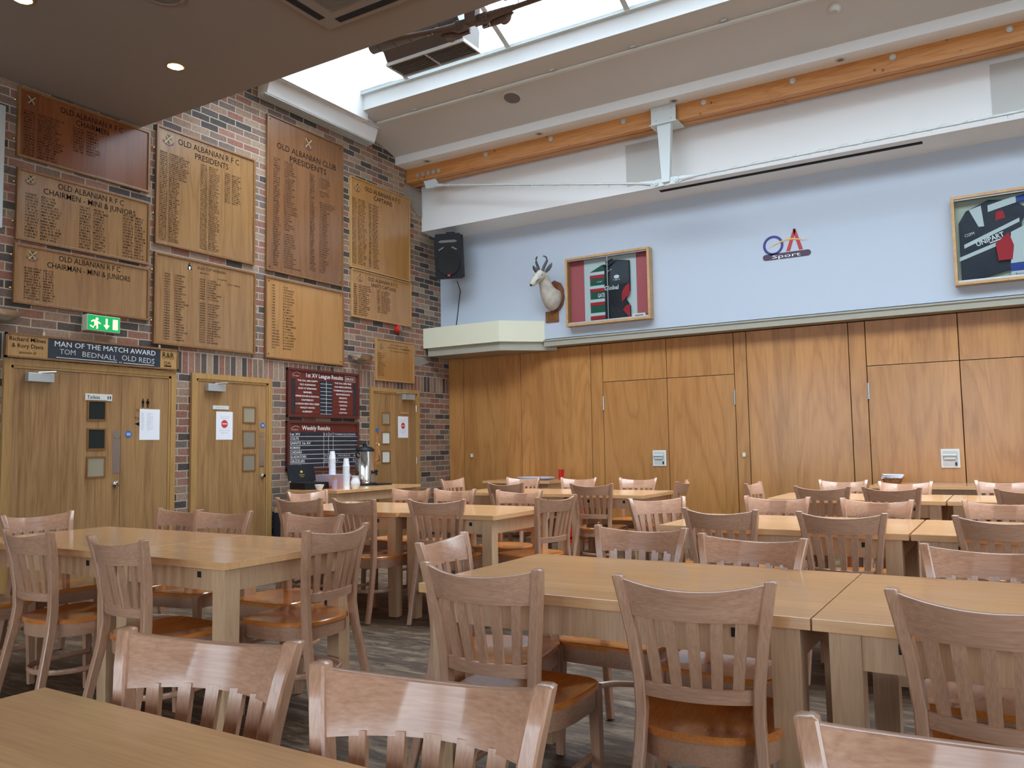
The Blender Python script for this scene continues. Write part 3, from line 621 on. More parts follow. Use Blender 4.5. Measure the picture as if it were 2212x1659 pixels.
jr = cloth(e, 'striped_half_jersey', [(-.265, .03), (-.03, .03), (-.03, .78), (-.09, .78), (-.265, .70)], -.045, 'jgreen', .022)
zz = [(b, b+.045, 'jred') for b in (.07, .25, .43, .61)]+[(b+.045, b+.085, 'jwhite') for b in (.07, .25, .43, .61)]
for a, b, m_ in zz: MB().box(-.267, -.028, -.049, -.045, a, b).build('hoop_stripe', m_, jr)
jb = cloth(e, 'black_half_jersey', [(-.05, .03), (.30, .03), (.30, .20), (.24, .30), (.30, .40), (.30, .79), (.12, .82), (.0, .81), (-.05, .72)], -.062, 'jblack', .03)
cloth(jb, 'charcoal_yoke', [(.02, .48), (.295, .50), (.295, .785), (.12, .80), (.04, .74)], -.065, 'jgrey', .004)
cloth(jb, 'red_side_panel', [(.30, .36), (.30, .50), (.24, .46), (.19, .38), (.19, .26), (.24, .30)], -.066, 'jred', .004)
cloth(jb, 'red_side_panel', [(.30, .04), (.30, .22), (.25, .21), (.2, .16)], -.066, 'jred', .004)
MB().loft([(-.06, -.06, .765), (.02, -.075, .75), (.10, -.065, .80), (.06, -.05, .83), (-.03, -.05, .80)], [.014]*5, 8).build('collar', 'jblack', jb, True)
g = MB(); text(g, 'Global', -.05, .46, .055, onY(-.071), width=.20, align='L', bold=.02); text(g, 'GATE', -.155, .38, .05, onY(-.0505), width=.105, align='L', bold=.02)
text(g, 'CNP', -.165, .56, .02, onY(-.0505), width=.075, align='L', shear=.3); disc(g, .125, .595, .038, onY(-.07), .024); strokes(g, .08, .17, .555, .014, onY(-.07), random); text(g, '>>', .03, .69, .03, onY(-.07), width=.07, tilt=.4)
g.build('lettering', 'whitetext', e)
MB().box(.34, .52, -.10, -.04, .035, .085).build('card_holder', 'signwhite', e); MB().box(.38, .49, -.104, -.10, .045, .065).build('label_strip', 'browngrey', e)
MB().box(.005, .012, -.10, -.092, .03, h-.03).build('sliding_glass_edge', 'steelgrey', e)
e, w2, h = case(6.695, 8.1, 2.815, 3.75, 'glass display case with dark hooped jersey and white jersey at the right edge')
J = w2
def jx(x): return x - J
dj = cloth(e, 'dark_jersey', [(jx(.06), .06), (jx(.15), .035), (jx(.60), .15), (jx(.62), .60), (jx(.68), .72), (jx(.56), .83), (jx(.34), .87), (jx(.13), .78), (jx(.06), .66)], -.045, 'jnavy', .024)
for (a, b, c, d) in ((.10, .39, .60, .60), (.05, .26, .60, .45)):
    MB().prism([(jx(a), -.049, b), (jx(c), -.049, d), (jx(c), -.049, d+.04), (jx(a), -.049, b+.04)], (0, .003, 0)).build('white_hoop', 'jwhite', dj)
cloth(dj, 'white_placket', [(jx(.24), .60), (jx(.29), .60+.0), (jx(.27), .82), (jx(.16), .79)], -.05, 'jwhite', .004)
cloth(dj, 'badge', [(jx(.39), .64), (jx(.48), .66), (jx(.46), .74), (jx(.40), .73)], -.05, 'jred', .003)
cloth(dj, 'paper_note', [(jx(.33), .74), (jx(.58), .80), (jx(.58), .87), (jx(.33), .81)], -.054, 'jwhite', .003)
cloth(e, 'white_jersey', [(jx(.50), .10), (jx(1.3), .10), (jx(1.3), .55), (jx(.95), .60), (jx(.70), .58), (jx(.52), .50)], -.066, 'jwhite', .018)
cloth(e, 'red_sleeve', [(jx(.40), .22), (jx(.52), .22), (jx(.54), .36), (jx(.50), .50), (jx(.38), .40)], -.072, 'jred', .02)
cloth(e, 'blue_band', [(jx(.50), .095), (jx(1.3), .095), (jx(1.3), .20), (jx(.50), .18)], -.07, 'jblue', .004)
cloth(e, 'blue_jersey', [(jx(.70), .62), (jx(.92), .62), (jx(.95), h-.04), (jx(.78), h-.04), (jx(.56), .86), (jx(.58), .80), (jx(.72), .82)], -.05, 'jblue', .02)
MB().box(jx(.50), jx(1.3), -.075, -.07, .035, .095).build('name_strip', 'jwhite', e)
g = MB(); text(g, 'UNIPART', jx(.21), .42, .05, onY(-.052), width=.26, align='L', bold=.025, tilt=.30); text(g, 'CGPM', jx(.11), .52, .03, onY(-.052), width=.09, align='L', tilt=.25)
g.prism([(jx(.33), -.051, .41), (jx(.48), -.051, .455), (jx(.48), -.051, .468), (jx(.33), -.051, .423)], (0, .001, 0)); g.build('lettering', 'whitetext', e)
g = MB(); text(g, 'Rory Davis - 1', jx(.54), .065, .022, onY(-.0755), width=.22, align='L'); text(g, 'RD', jx(.70), .35, .026, onY(-.067), width=.06, align='L'); g.build('black_lettering', 'black', e)

# ---------------------------------------------------------------- OA Sport logo on the white wall
e = tag(empty('wall_logo', (4.985, -.172, 3.53)), 'round blue and red letters logo above a dark sport bar on white wall', 'logo')
YP = onY(-.0012)
ring(MB(), -.145, .0, .088, .118, YP).build('letter_o', 'logoblue', e)
g = MB(); g.poly([YP(.0, -.09), YP(.045, -.09), YP(.115, .135), YP(.10, .165), YP(.09, .165)]); g.poly([YP(.09, .165), YP(.115, .165), YP(.19, -.09), YP(.145, -.09), YP(.095, .10)]); g.build('letter_a', 'logored', e)
g = MB(); YQ = onY(-.003); n = 24
for k in range(n):
    a, b = k/n, (k+1)/n; fz = lambda t: -.03+.085*math.sin(PI*min(1, t*1.15)*.8); th = lambda t: .014*math.sin(PI*t)+.001
    g.quad(YQ(-.2+.45*a, fz(a)-th(a)), YQ(-.2+.45*b, fz(b)-th(b)), YQ(-.2+.45*b, fz(b)+th(b)*.3), YQ(-.2+.45*a, fz(a)+th(a)*.3))
g.build('swoosh', 'logogold', e)
g = MB(); ns = 10; pts = [YP(.24+.036*math.cos(t), -.135+.036*math.sin(t)) for t in [-PI/2+PI*k/ns for k in range(ns+1)]] + [YP(-.235+.036*math.cos(t), -.135+.036*math.sin(t)) for t in [PI/2+PI*k/ns for k in range(ns+1)]]
g.poly(pts); g.build('bar', 'logoplum', e)
g = MB(); text(g, 'Sport', 0, -.135, .042, YQ, width=.32); g.build('lettering', 'whitetext', e)
for k, (u, v) in enumerate(((-.1, .26), (.08, -.25), (-.14, -.26), (.19, -.235))): pass

# ---------------------------------------------------------------- honours boards
def board(y0, y1, z0, z1, wood_m, frame_m, label, titles=(), cols=(), lists=(), crest_at=None, fix=0, ink='black', title_ink='black', corner=False, t=.022):
    e = tag(empty('honours_board', (0, (y0+y1)/2, z0)), label, 'honours board', 'wooden honours boards on the brick wall')
    w_, h = y1-y0, z1-z0; a = w_/2
    MB().box(.002, .022, -a+t, a-t, t, h-t).build('board_panel', wood_m, e)
    MB().box(.002, .034, -a, a, 0, t, .002).box(.002, .034, -a, a, h-t, h, .002).box(.002, .034, -a, -a+t, t, h-t, .002).box(.002, .034, a-t, a, t, h-t, .002).build('board_frame', frame_m, e)
    X = onX(.0228)
    for body, fc, dz, ch, fw in titles:
        g = MB(); text(g, body, -a+fc*w_, h-dz, ch, X, width=fw*w_, bold=.004); g.build('title_line', title_ink, e)
    if cols or lists:
        g = MB(); rnd = random.Random(len(label))
        for (f0, f1, d0, d1, n, dw) in cols:
            for k in range(n):
                v = h-(d0+(d1-d0)*k/max(1, n-1)); hh = min(.02, (d1-d0)/max(1, n-1)*.62) if n > 1 else .014
                if dw: strokes(g, -a+f0*w_, -a+(f0+dw)*w_, v, hh, X, rnd)
                s0 = f0+dw+.015 if dw else f0
                strokes(g, -a+s0*w_, -a+(s0+(f1-s0)*rnd.uniform(.62, 1))*w_, v, hh, X, rnd)
        for (f0, d0, pitch, ch, rows) in lists:
            for k, r in enumerate(rows):
                if r: text(g, r, -a+f0*w_, h-(d0+pitch*k), ch, X, align='L', bold=.012)
        g.build('lettering', ink, e)
    if crest_at: crest(e, -a+crest_at[0]*w_, h-crest_at[1], crest_at[2], onX(.0232))
    for k in range(fix):
        s = -1 if k % 2 == 0 else 1; v = h*(.25 if k < 2 else .8)
        if k >= 4: v = h*.5
        q = MB().lathe([(.013, 0), (.012, .004), (.006, .009), (0, .01)], seg=12, axis='X').box(0, .002, -.012*s-.014, -.012*s+.014, -.012, .012).build('brass_fixing', 'brass', e, True); q.location = (.003, s*(a+.012), v)
    if corner:
        for s in (-1, 1):
            for v in (.05, h-.05): q = MB().lathe([(.008, 0), (.006, .003), (0, .004)], seg=10, axis='X').build('screw', 'black', e); q.location = (.022, s*(a-.05), v)
    return e
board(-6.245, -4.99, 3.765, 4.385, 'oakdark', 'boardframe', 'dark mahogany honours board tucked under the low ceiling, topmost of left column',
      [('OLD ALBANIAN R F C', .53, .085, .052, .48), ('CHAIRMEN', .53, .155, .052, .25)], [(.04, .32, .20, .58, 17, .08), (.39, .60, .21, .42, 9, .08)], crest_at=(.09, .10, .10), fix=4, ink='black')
board(-6.235, -4.98, 3.05, 3.674, 'oak', 'boardframe', 'honours board for mini and junior chairmen with three filled columns, middle of left column',
      [('OLD ALBANIAN R F C', .53, .075, .052, .50), ('CHAIRMEN - MINI & JUNIORS', .53, .15, .052, .70)], [(.06, .31, .21, .58, 15, .09), (.44, .66, .21, .58, 15, .09), (.78, .97, .19, .58, 15, .08)], crest_at=(.09, .085, .10), fix=4)
board(-6.24, -4.972, 2.505, 3.02, 'oak', 'boardframe', 'mostly empty honours board for mini and junior chairman, lowest of left column',
      [('OLD ALBANIAN R F C', .53, .065, .05, .46), ('CHAIRMAN - MINI & JUNIORS', .53, .14, .05, .62)], [(.07, .30, .20, .46, 12, .11)], crest_at=(.12, .09, .11), fix=4)
board(-4.92, -3.68, 3.285, 4.49, 'oak', 'boardframe', 'tall honours board of club rugby presidents with blue light at its top left',
      [('OLD ALBANIAN R F C', .51, .10, .062, .62), ('PRESIDENTS', .535, .19, .062, .34)], [(.035, .34, .26, .50, 13, .07), (.035, .23, .52, 1.15, 33, .07), (.42, .62, .26, 1.15, 46, .07), (.67, .85, .27, .58, 15, .06)], crest_at=(.11, .12, .14), fix=4)
yrs = lambda a, n: ['%d/%02d' % (a+k, (a+k+1) % 100) for k in range(n)]
en1 = 'C JENNINGS,S GUNN,R BURGESS,J NORTH,R CULLINAN,D CAMES,R SHORT,P KNIGHTON,D KING,S PETERS,T DENHARD,P BLAKE-TURNER,P MITCHELL,S BRUCE,S BILLS,C JOHN,R BROWN,P KREMER,K SEALE,T WOODS,P LIPSCOMB,C VENDON,J FAIRWEATHER,P BRAZOT,A PETERS,T GIMMOCK'.split(',')
en2 = 'T CASSON,N CARTWRIGHT,D HUGHES,D McALESS,R J REID,S RITEMAN,D AYRES-TURNER,M G PETERS,T VAUX-LEON,,N KIELLS-BAKER,A BUCHANAN,A SYDNEY,C WALKER,E EBRINGTON,C PRESCOTT,S EATON,S W T BENNETT,JON FARRAR,JOE FABRANTON,TOM THORNEY,P M J GARDS,A BERESFORD,JAKE POULSTON,P DUNN,R DOYLE,KATE BARNES'.split(',')
eb = board(-4.92, -3.665, 2.29, 3.205, 'oak', 'boardframe', 'honours board of cup winners with a small penguin emblem at the top',
      [('ELLIS CUP WINNERS', .54, .075, .028, .28)], [(.42, .56, .125, .125, 1, 0), (.60, .72, .155, .155, 1, 0)],
      [(.09, .20, .0262, .015, yrs(1965, 26)), (.185, .20, .0262, .015, en1), (.42, .19, .0252, .015, [y if n_ else '' for y, n_ in zip(yrs(1991, 27), en2)]), (.50, .19, .0252, .015, en2), (.70, .19, .03, .014, ['2016/17 - R MILLAR'])], fix=4)
g = MB(); X = onX(.0235); disc(g, -.225, .825, .018, X, .026); disc(g, -.225, .855, .013, X, .013); g.poly([X(-.243, .835), X(-.236, .85), X(-.236, .80), X(-.25, .80)]); g.poly([X(-.207, .835), X(-.214, .85), X(-.214, .80), X(-.2, .80)]); g.build('penguin_emblem', 'black', eb)
g = MB(); X = onX(.0242); disc(g, -.225, .818, .011, X, .018); disc(g, -.221, .857, .004, X, .004); g.build('penguin_breast', 'whitetext', eb)
cl1 = 'C MOLLEAM,G C EARNES,T J ANWOOD,A FERNHAM,A FERINGHAM,DR SPENCER MILLS,J KENT,C H LUDSCOMB,J DEBENHAM,T M ARNOLD,C K REEVER,P R DEBENHAM,G R AUSTIN,C C DAVIES,S H REVERHAM,R H FISHER,P Z BAILEY,H A MARSHALL,F A HARVAL,R R PAINTON-RING,ED C N WILKES,DR R H LUTHORNE,BRIG GEN MARRIOT,J D LUNT,B T KENT,T WHITMEE,B HALL,WAR PERIOD,ALL ACTIVITIES,CLOSED,,J C MITCHELL,A D MITCHELL,A G REYNOLDS,F M GORDON,GEN R T KEARTE,F W HITCHCOCK,W C KING,D R GIBBS,G P ARNOLD,H L DOTANT,LT COL A E CLUFF,C G HAYNES,DR E A R NORTH,F C ARNOLD,SIR ALFRED FAULKNERBY'.split(',')
cl2 = 'A C MARSHALL,P H W WEBSTER,L G RICHARDSON,G H PYEMAN,R H HARVEY,,WAR PERIOD,ALL ACTIVITIES,CLOSED,,,BRIG A C BUTTERSHAW,SIR ALFRED FAULKNERBY,DR R BOTTON DART,C STRAKER,COL ALDWARD,J C SADMAN,J R SPENCER,N D MILLER,T FORTUNE,H COSTERTON,P T YEOMAN,E R WESTLEY,K F GEORGE,L T HARRIS,S A GEORGE,P W PHILLIS,T E GLOVER,V E JOHNSON,D E HARVEY,E C GRAVER,R C THRUPTON,R D BASHAM,R K E BURTON,R E SIMPSON,K E SADLER,R L TATT,A W LIMBRITH,R W PARSONS,J W MOLEY,L T DARBY,A W BIRD,T F DAY'.split(',')
board(-3.511, -2.265, 3.268, 5.09, 'oakmid', 'boardframe', 'tallest honours board, reddish brown, with gold cross crest at its top centre',
      [('OLD ALBANIAN CLUB', .51, .325, .07, .78), ('PRESIDENTS', .52, .43, .07, .48)], [(.08, .17, .49, 1.74, 46, 0), (.54, .62, .53, 1.70, 43, 0)],
      [(.21, .49, .0278, .0165, cl1), (.67, .53, .0278, .0165, cl2)], crest_at=(.52, .165, .16), corner=True, t=.014)
n60 = 'D KAY,W FRANKLIN,P W THRALE,P J JOSLING,R G DEACON,P J SWEENING,R R SHARPE,B HAVEN,M S SMITH,J R SMITH,G W COLPITT,P J UMNEY,J P JENNINGS,P G BARNES,A J MILLS-BAKER,S P EAMES,A N WOOD,D T CARNELL,A J MILLS BAKER,K G GURNETT,R H BURGESS,A J PHILPOTT,M HODGE'.split(',')
y60 = [str(1980+k) for k in range(16)]+['1996-1997', '1998-2000', '2001-2003', '2004-2006', '2007-2012', '2013-2015', '2016']
board(-3.52, -2.258, 2.268, 3.2, 'oakhoney', 'boardframe', 'untitled honours board with one column of dates and names, below the tallest board',
      lists=[(.075, .09, .0325, .019, y60), (.155, .09, .0325, .019, ['-']*16), (.21, .09, .0325, .019, n60)], corner=True, t=.018)
board(-2.13, -.917, 3.552, 4.75, 'oakhoney', 'boardframelt', 'honours board of club captains, topmost beside the white wall corner',
      [('OLD ALBANIAN R F C', .53, .10, .058, .60), ('CAPTAINS', .53, .185, .058, .31)], [(.03, .27, .28, 1.13, 38, .07), (.29, .47, .29, 1.13, 38, .05)], crest_at=(.11, .13, .13), t=.016)
board(-2.11, -.90, 2.915, 3.54, 'oakhoney', 'boardframelt', 'honours board of the saints captains, directly below the club captains board',
      [('OLD ALBANIAN R F C', .51, .085, .048, .50), ('SAINTS CAPTAINS', .52, .155, .048, .42)], [(.035, .31, .20, .58, 15, .06), (.41, .64, .21, .50, 15, .05)], crest_at=(.13, .10, .11), t=.016)
board(-1.65, -.845, 2.127, 2.69, 'oakhoney', 'boardframelt', 'smallest honours board, with twelve short names, above the far right door',
      [('OLD ALBANIAN CLUB', .60, .065, .024, .48), ('HONORARY LIFE MEMBERS', .60, .105, .024, .60), ('for exceptional services', .60, .145, .020, .50)], [(.05, .25, .20, .49, 12, 0)], crest_at=(.14, .10, .09), ink='inkfade', title_ink='inkfade', t=.016)

# ---------------------------------------------------------------- results boards
def oalogo(parent, u, v, s, X, m='chalk'):
    g = MB()
    for k in range(12):
        a, b = k/12, (k+1)/12; fz = lambda t: .25*s*math.sin(PI*t*.85); th = .03*s
        g.quad(X(u-.5*s+s*a, v+fz(a)), X(u-.5*s+s*b, v+fz(b)), X(u-.5*s+s*b, v+fz(b)+th), X(u-.5*s+s*a, v+fz(a)+th))
    text(g, 'OA Sport', u, v-.06*s, .13*s, X, width=.8*s); g.build('club_mark', m, parent)
e = tag(empty('results_board', (0, -2.59, 1.61)), 'maroon league results board with two columns of team names', 'notice board')
MB().box(.002, .03, -.6, .6, 0, .575).build('board_panel', 'maroon', e); t = .03
MB().box(.002, .045, -.6, .6, 0, t, .003).box(.002, .045, -.6, .6, .575-t, .575, .003).box(.002, .045, -.6, -.6+t, t, .575-t, .003).box(.002, .045, .6-t, .6, t, .575-t, .003).build('board_frame', 'maroonfr', e)
X1 = onX(.0308); X2 = onX(.034); X3 = onX(.036)
for a_, b_ in ((-.54, -.49), (.50, .55), (-.085, .12)): MB().box(.03, .033, a_, b_, .04, .45).build('black_strip', 'slate', e)
g = MB(); lf = 'THE OAs ARE HAPPY,OLD ALBANIANS,BURY ST EDMUNDS,BARNES,BIRMINGHAM & SOLIHULL,CANTERBURY,LONDON IRISH WILD GEESE,HENLEY HAWKS,GUERNSEY'.split(',')
rt = 'THE OAs ARE FREE,OLD REDCLIFFIANS,TONBRIDGE JUDDIANS,REDINGENSIANS,REDRUTH,WORTHING,TAUNTON,DINGS,CLIFTON'.split(',')
text(g, '1st XV League Results', 0, .505, .05, X1, width=.62, bold=.01); text(g, 'DRUCE', .435, .498, .03, X1, width=.14, bold=.01)
for k, (a, b) in enumerate(zip(lf, rt)):
    v = .435-.0455*k; text(g, a, -.29, v, .02, X2, width=min(.38, .018*len(a)+.02), bold=.012); text(g, b, .31, v, .02, X2, width=min(.34, .018*len(b)+.01), bold=.012)
    rect(g, -.08, .115, v-.024, v-.020, X2)
rect(g, .014, .019, .04, .45, X3)
for a, b, c, d in ((.35, .53, .465, .468), (.35, .53, .53, .533), (.35, .353, .465, .533), (.527, .53, .465, .533)): rect(g, a, b, c, d, X1)
g.build('lettering', 'whitetext', e)
for k in range(9):
    v = .435-.0455*k
    for a, b in ((-.485, -.09), (.125, .495)): MB().box(.0305, .0335, a, b, v-.021, v+.021).build('name_slat', 'maroon', e)
oalogo(e, -.47, .495, .13, X1)
e = tag(empty('results_board', (0, -2.595, .99)), 'dark weekly results chalkboard in maroon frame behind the tea urn', 'notice board')
MB().box(.002, .03, -.6, .6, 0, .58).build('board_panel', 'maroon', e)
MB().box(.002, .045, -.6, .6, 0, t, .003).box(.002, .045, -.6, .6, .58-t, .58, .003).box(.002, .045, -.6, -.6+t, t, .58-t, .003).box(.002, .045, .6-t, .6, t, .58-t, .003).build('board_frame', 'maroonfr', e)
MB().box(.03, .032, -.56, .57, .03, .45).build('chalk_surface', 'slate', e); g = MB()
text(g, 'Weekly Results', -.14, .50, .05, X1, width=.46, bold=.01)
for k, a in enumerate('1st XV,COLTS,SAINTS 1st XV,ROMANS,CAESARS,GLADIATORS,GRIZZLIES,COHORTS'.split(',')):
    v = .425-.0525*k; text(g, a, -.555, v, .028, X2, align='L', width=.024*len(a)+.01, bold=.01); rect(g, -.56, .57, v-.029, v-.025, X2)
for u in (-.02, .06, .14): rect(g, u, u+.004, .03, .45, X2)
g.build('lettering', 'whitetext', e); g = MB()
for k, a, b, c in ((0, '12', '27', 'TONBRIDGE JUDDIANS'), (5, '71', '17', 'B. MORDS   A'), (6, '33', '26', 'U.        L')):
    v = .425-.0525*k; text(g, a, -.012, v, .026, X2, align='L', width=.055); text(g, b, .072, v, .026, X2, align='L', width=.055); text(g, c, .16, v, .024, X2, align='L', width=.38)
g.build('chalk_writing', 'chalk', e); oalogo(e, -.48, .485, .13, X1)
e = tag(empty('award_board', (0, -5.483, 2.04)), 'wide man of the match award board above the double doors', 'notice board')
MB().box(.036, .056, -.815, .815, 0, .205).build('board_panel', 'doorframe', e); t = .014
MB().box(.036, .064, -.82, .82, 0, t).box(.036, .064, -.82, .82, .205-t, .208).box(.036, .064, -.82, -.82+t, 0, .205).box(.036, .064, .82-t, .82, 0, .205).build('board_frame', 'boardframe', e)
MB().box(.056, .059, -.47, .62, .018, .19).build('chalk_surface', 'slate', e); X4 = onX(.0602); X5 = onX(.0572)
g = MB(); text(g, 'MAN OF THE MATCH AWARD', .075, .15, .046, X4, width=.98); rect(g, -.40, .17, .028, .033, X4); rect(g, .23, .55, .028, .033, X4); text(g, 'vs', .2, .035, .016, X4, width=.03); g.build('lettering', 'whitetext', e)
g = MB(); text(g, 'TOM', -.30, .085, .046, X4, width=.14, bold=-.005); text(g, 'BEDNALL', .0, .075, .046, X4, width=.33, bold=-.005, tilt=-.03); text(g, 'OLD REDS', .385, .075, .05, X4, width=.34, bold=-.005, tilt=-.03); g.build('chalk_writing', 'chalk', e)
g = MB(); text(g, 'Richard Milnes', -.64, .16, .034, X5, width=.30, bold=.006); text(g, '& Rory Davis', -.64, .105, .034, X5, width=.26, bold=.006); text(g, 'sponsors of', -.64, .05, .022, X5, width=.14)
text(g, 'R&R', .71, .145, .05, X5, width=.13, bold=.008); text(g, 'FASTENERS', .71, .11, .009, X5, width=.13); text(g, 'OA', .70, .066, .036, X5, width=.07); rect(g, .665, .745, .03, .042, X5); g.build('black_lettering', 'black', e)
for y in (-.50, .62): q = MB().prism([(.04, -.012, .205), (.04, .012, .205), (.04, .012, .235), (.04, 0, .243), (.04, -.012, .235)], (.003, 0, 0)).build('hanging_plate', 'brass', e); q.location = (0, y, 0)

# white edged panel at the far left
e = tag(empty('framed_whiteboard', (0, -7.0, 3.12)), 'white framed panel on brick wall cut by left photo edge', 'whiteboard')
MB().box(.002, .03, -.62, .62, 0, 1.02).build('board_surface', 'signwhite', e); MB().box(.002, .06, .60, .64, -.01, 1.03).box(.002, .06, -.64, -.60, -.01, 1.03).box(.002, .06, -.6, .6, -.01, .02).box(.002, .06, -.6, .6, 1.0, 1.03).build('board_frame', 'steelgrey', e)

# ---------------------------------------------------------------- exit sign, siren, uplighters
e = tag(empty('exit_sign', (.0, -5.468, 2.34)), 'green lit emergency exit sign with running man and down arrow', 'exit sign')
MB().box(.002, .085, -.16, .16, 0, .145, .004).build('sign_housing', 'cream', e); XE = onX(.0868); XF = onX(.088)
MB().box(.085, .0865, -.155, .155, .006, .139).build('green_face', 'green', e); g = MB()
rect(g, .085, .135, .025, .12, XF); rect(g, .015, .035, .055, .12, XF); g.poly([XF(.025, .02), XF(.055, .06), XF(-.005, .06)])
disc(g, -.068, .108, .013, XF); g.poly([XF(-.10, .10), XF(-.08, .098), XF(-.055, .085), XF(-.06, .05), XF(-.09, .055)]); g.poly([XF(-.085, .06), XF(-.06, .055), XF(-.055, .035), XF(-.06, .018), XF(-.075, .018), XF(-.07, .04)]); g.poly([XF(-.09, .062), XF(-.075, .055), XF(-.10, .035), XF(-.135, .05), XF(-.13, .036), XF(-.1, .022)]); g.poly([XF(-.06, .09), XF(-.035, .075), XF(-.03, .062), XF(-.045, .066), XF(-.066, .078)]); g.poly([XF(-.10, .10), XF(-.125, .085), XF(-.12, .075), XF(-.09, .088)])
g.build('pictogram', 'exitwhite', e)
e = tag(empty('fire_siren', (0, -1.19, 2.855)), 'round red fire alarm siren on the brick wall above the smallest honours board', 'alarm')
MB().lathe([(.055, .002), (.055, .05), (.048, .07), (.03, .072)], seg=28, axis='X').build('red_body', 'red', e, True); MB().lathe([(.038, .068), (.036, .078), (0, .08)], seg=24, axis='X').build('face_disc', 'browngrey', e, True)
def uplight(y, z, label):
    e = tag(empty('wall_uplighter', (0, y, z)), label, 'wall light', 'metal wall uplighters'); bm = MB(); n = 14; rings = []
    for j in range(6):
        t_ = j/5; r = .215*math.cos(t_*PI/2*.85); zz = -.105*math.sin(t_*PI/2)
        rings.append([bm.bm.verts.new((max(.002, .15*math.cos(t_*PI/2*.9)*math.sin(PI*k/n)), -r*math.cos(PI*k/n), zz)) for k in range(n+1)])
    for a, b in zip(rings, rings[1:]):
        for k in range(n): bm.bm.faces.new((a[k], a[k+1], b[k+1], b[k]))
    bm.build('bowl_shade', 'steel', e, True); MB().box(.002, .03, -.05, .05, -.08, -.02).build('wall_bracket', 'steel', e)
    if y > -3: MB().tube([(.006, 0, -.1), (.006, .0, -.26)], .006).build('conduit', 'browngrey', e)
uplight(-1.95, 2.42, 'curved metal uplighter on brick left of the smallest honours board')
uplight(-6.38, 2.42, 'curved metal uplighter at the left photo edge')

# ---------------------------------------------------------------- doors
def door(idx, y0, y1, ztop, leaves, label, fw=.055):
    e = struct(empty('door_%d' % idx, (0, (y0+y1)/2, 0))); a = (y1-y0)/2
    fr = MB().box(.002, .034, -a, -a+fw, 0, ztop).box(.002, .034, a-fw, a, 0, ztop).box(.002, .034, -a+fw, a-fw, ztop-fw, ztop)
    fr.box(.002, .026, -a+fw, -a+fw+.022, 0, ztop-fw).box(.002, .026, a-fw-.022, a-fw, 0, ztop-fw).box(.002, .026, -a+fw, a-fw, ztop-fw-.022, ztop-fw); fr.build('door_frame', 'doorframe', e)
    out = []
    for (l0, l1) in leaves:
        out.append(MB().box(.002, .018, l0-(y0+y1)/2+.002, l1-(y0+y1)/2-.002, .005, ztop-fw-.024).build('door_leaf', 'door', e))
    return e, (y0+y1)/2, out
def vision(leaf, cy, y0, y1, z0, z1, m, wired=False):
    a, b = y0-cy, y1-cy; t = .014
    v = MB().box(.017, .026, a-t, b+t, z0-t, z0).box(.017, .026, a-t, b+t, z1, z1+t).box(.017, .026, a-t, a, z0, z1).box(.017, .026, b, b+t, z0, z1).build('vision_panel', 'boardframe', leaf)
    MB().box(.018, .020, a, b, z0, z1).build('pane', m, v)
    if wired:
        g = MB(); n = 7
        for k in range(-n, n):
            for s in (1, -1):
                pts = []
                for t_ in (0, 1):
                    u = a+(b-a)*t_; w_ = z0+(z1-z0)*((k/n)+t_*1.0) if s > 0 else z0+(z1-z0)*((k/n)+(1-t_)*1.0)
                    pts.append((u, w_))
                # clip to the pane
                (u0, w0), (u1, w1) = pts
                if w1 < w0: (u0, w0), (u1, w1) = (u1, w1), (u0, w0)
                if w1 <= z0 or w0 >= z1: continue
                c0 = max(0, (z0-w0)/(w1-w0)); c1 = min(1, (z1-w0)/(w1-w0))
                p0 = (u0+(u1-u0)*c0, w0+(w1-w0)*c0); p1 = (u0+(u1-u0)*c1, w0+(w1-w0)*c1)
                g.bar([(.0206, p0[0], p0[1]), (.0206, p1[0], p1[1])], .0016, .0012, up=(1, 0, 0))
        g.build('wire_mesh', 'browngrey', v)
def closer(parent, cy, y, z, arm, flip=1):
    q = MB().box(.018, .075, -.11, .11, -.038, .038, .004).build('door_closer', 'steelgrey', parent); q.location = (0, y-cy, z)
    MB().bar([(.06, -.02*flip, .045), (.11, .10*flip, .055), (.04, .26*flip, .05)], .014, .008).build('closer_arm', 'steel', q)
# double toilet doors
e, cy, lv = door(1, -6.295, -4.662, 2.035, [(-6.24, -5.237), (-5.237, -4.735)], '')
L0, L1 = lv
vision(L0, cy, -5.555, -5.40, 1.54, 1.70, 'glassdark'); vision(L0, cy, -5.552, -5.40, 1.275, 1.445, 'glassdark'); vision(L0, cy, -5.552, -5.396, 1.025, 1.19, 'glasspale')
closer(L0, cy, -6.01, 1.885, 0)
MB().box(.018, .020, -5.318-cy, -5.24-cy, 1.045, 1.36).lathe([(.04, .018), (.04, .0205)], c=(0, -5.28-cy, 1.405), seg=24, axis='X').build('push_plate', 'steel', L0)
MB().lathe([(.03, .018), (.03, .03), (.016, .034), (.016, .055), (.0, .056)], c=(0, -5.28-cy, .945), seg=20, axis='X').build('thumb_turn', 'chrome', L0, True)
MB().lathe([(.033, .018), (.033, .0205)], c=(0, -5.16-cy, 1.405), seg=24, axis='X').build('blue_disc', 'blue', L1)
MB().box(.0205, .021, -5.18-cy, -5.14-cy, 1.41, 1.416).box(.0205, .021, -5.18-cy, -5.14-cy, 1.396, 1.402).build('disc_text', 'whitetext', L1)
def wc(g, u, v, h, X, skirt):
    disc(g, u, v+h*.42, h*.09, X, n=12); w_ = h*.15
    g.poly([X(u-w_, v+h*.3), X(u+w_, v+h*.3), X(u+w_*(1.5 if skirt else 1), v-h*.08), X(u-w_*(1.5 if skirt else 1), v-h*.08)])
    rect(g, u-w_*.8, u-w_*.1, v-h*.5, v-h*.08, X); rect(g, u+w_*.1, u+w_*.8, v-h*.5, v-h*.08, X)
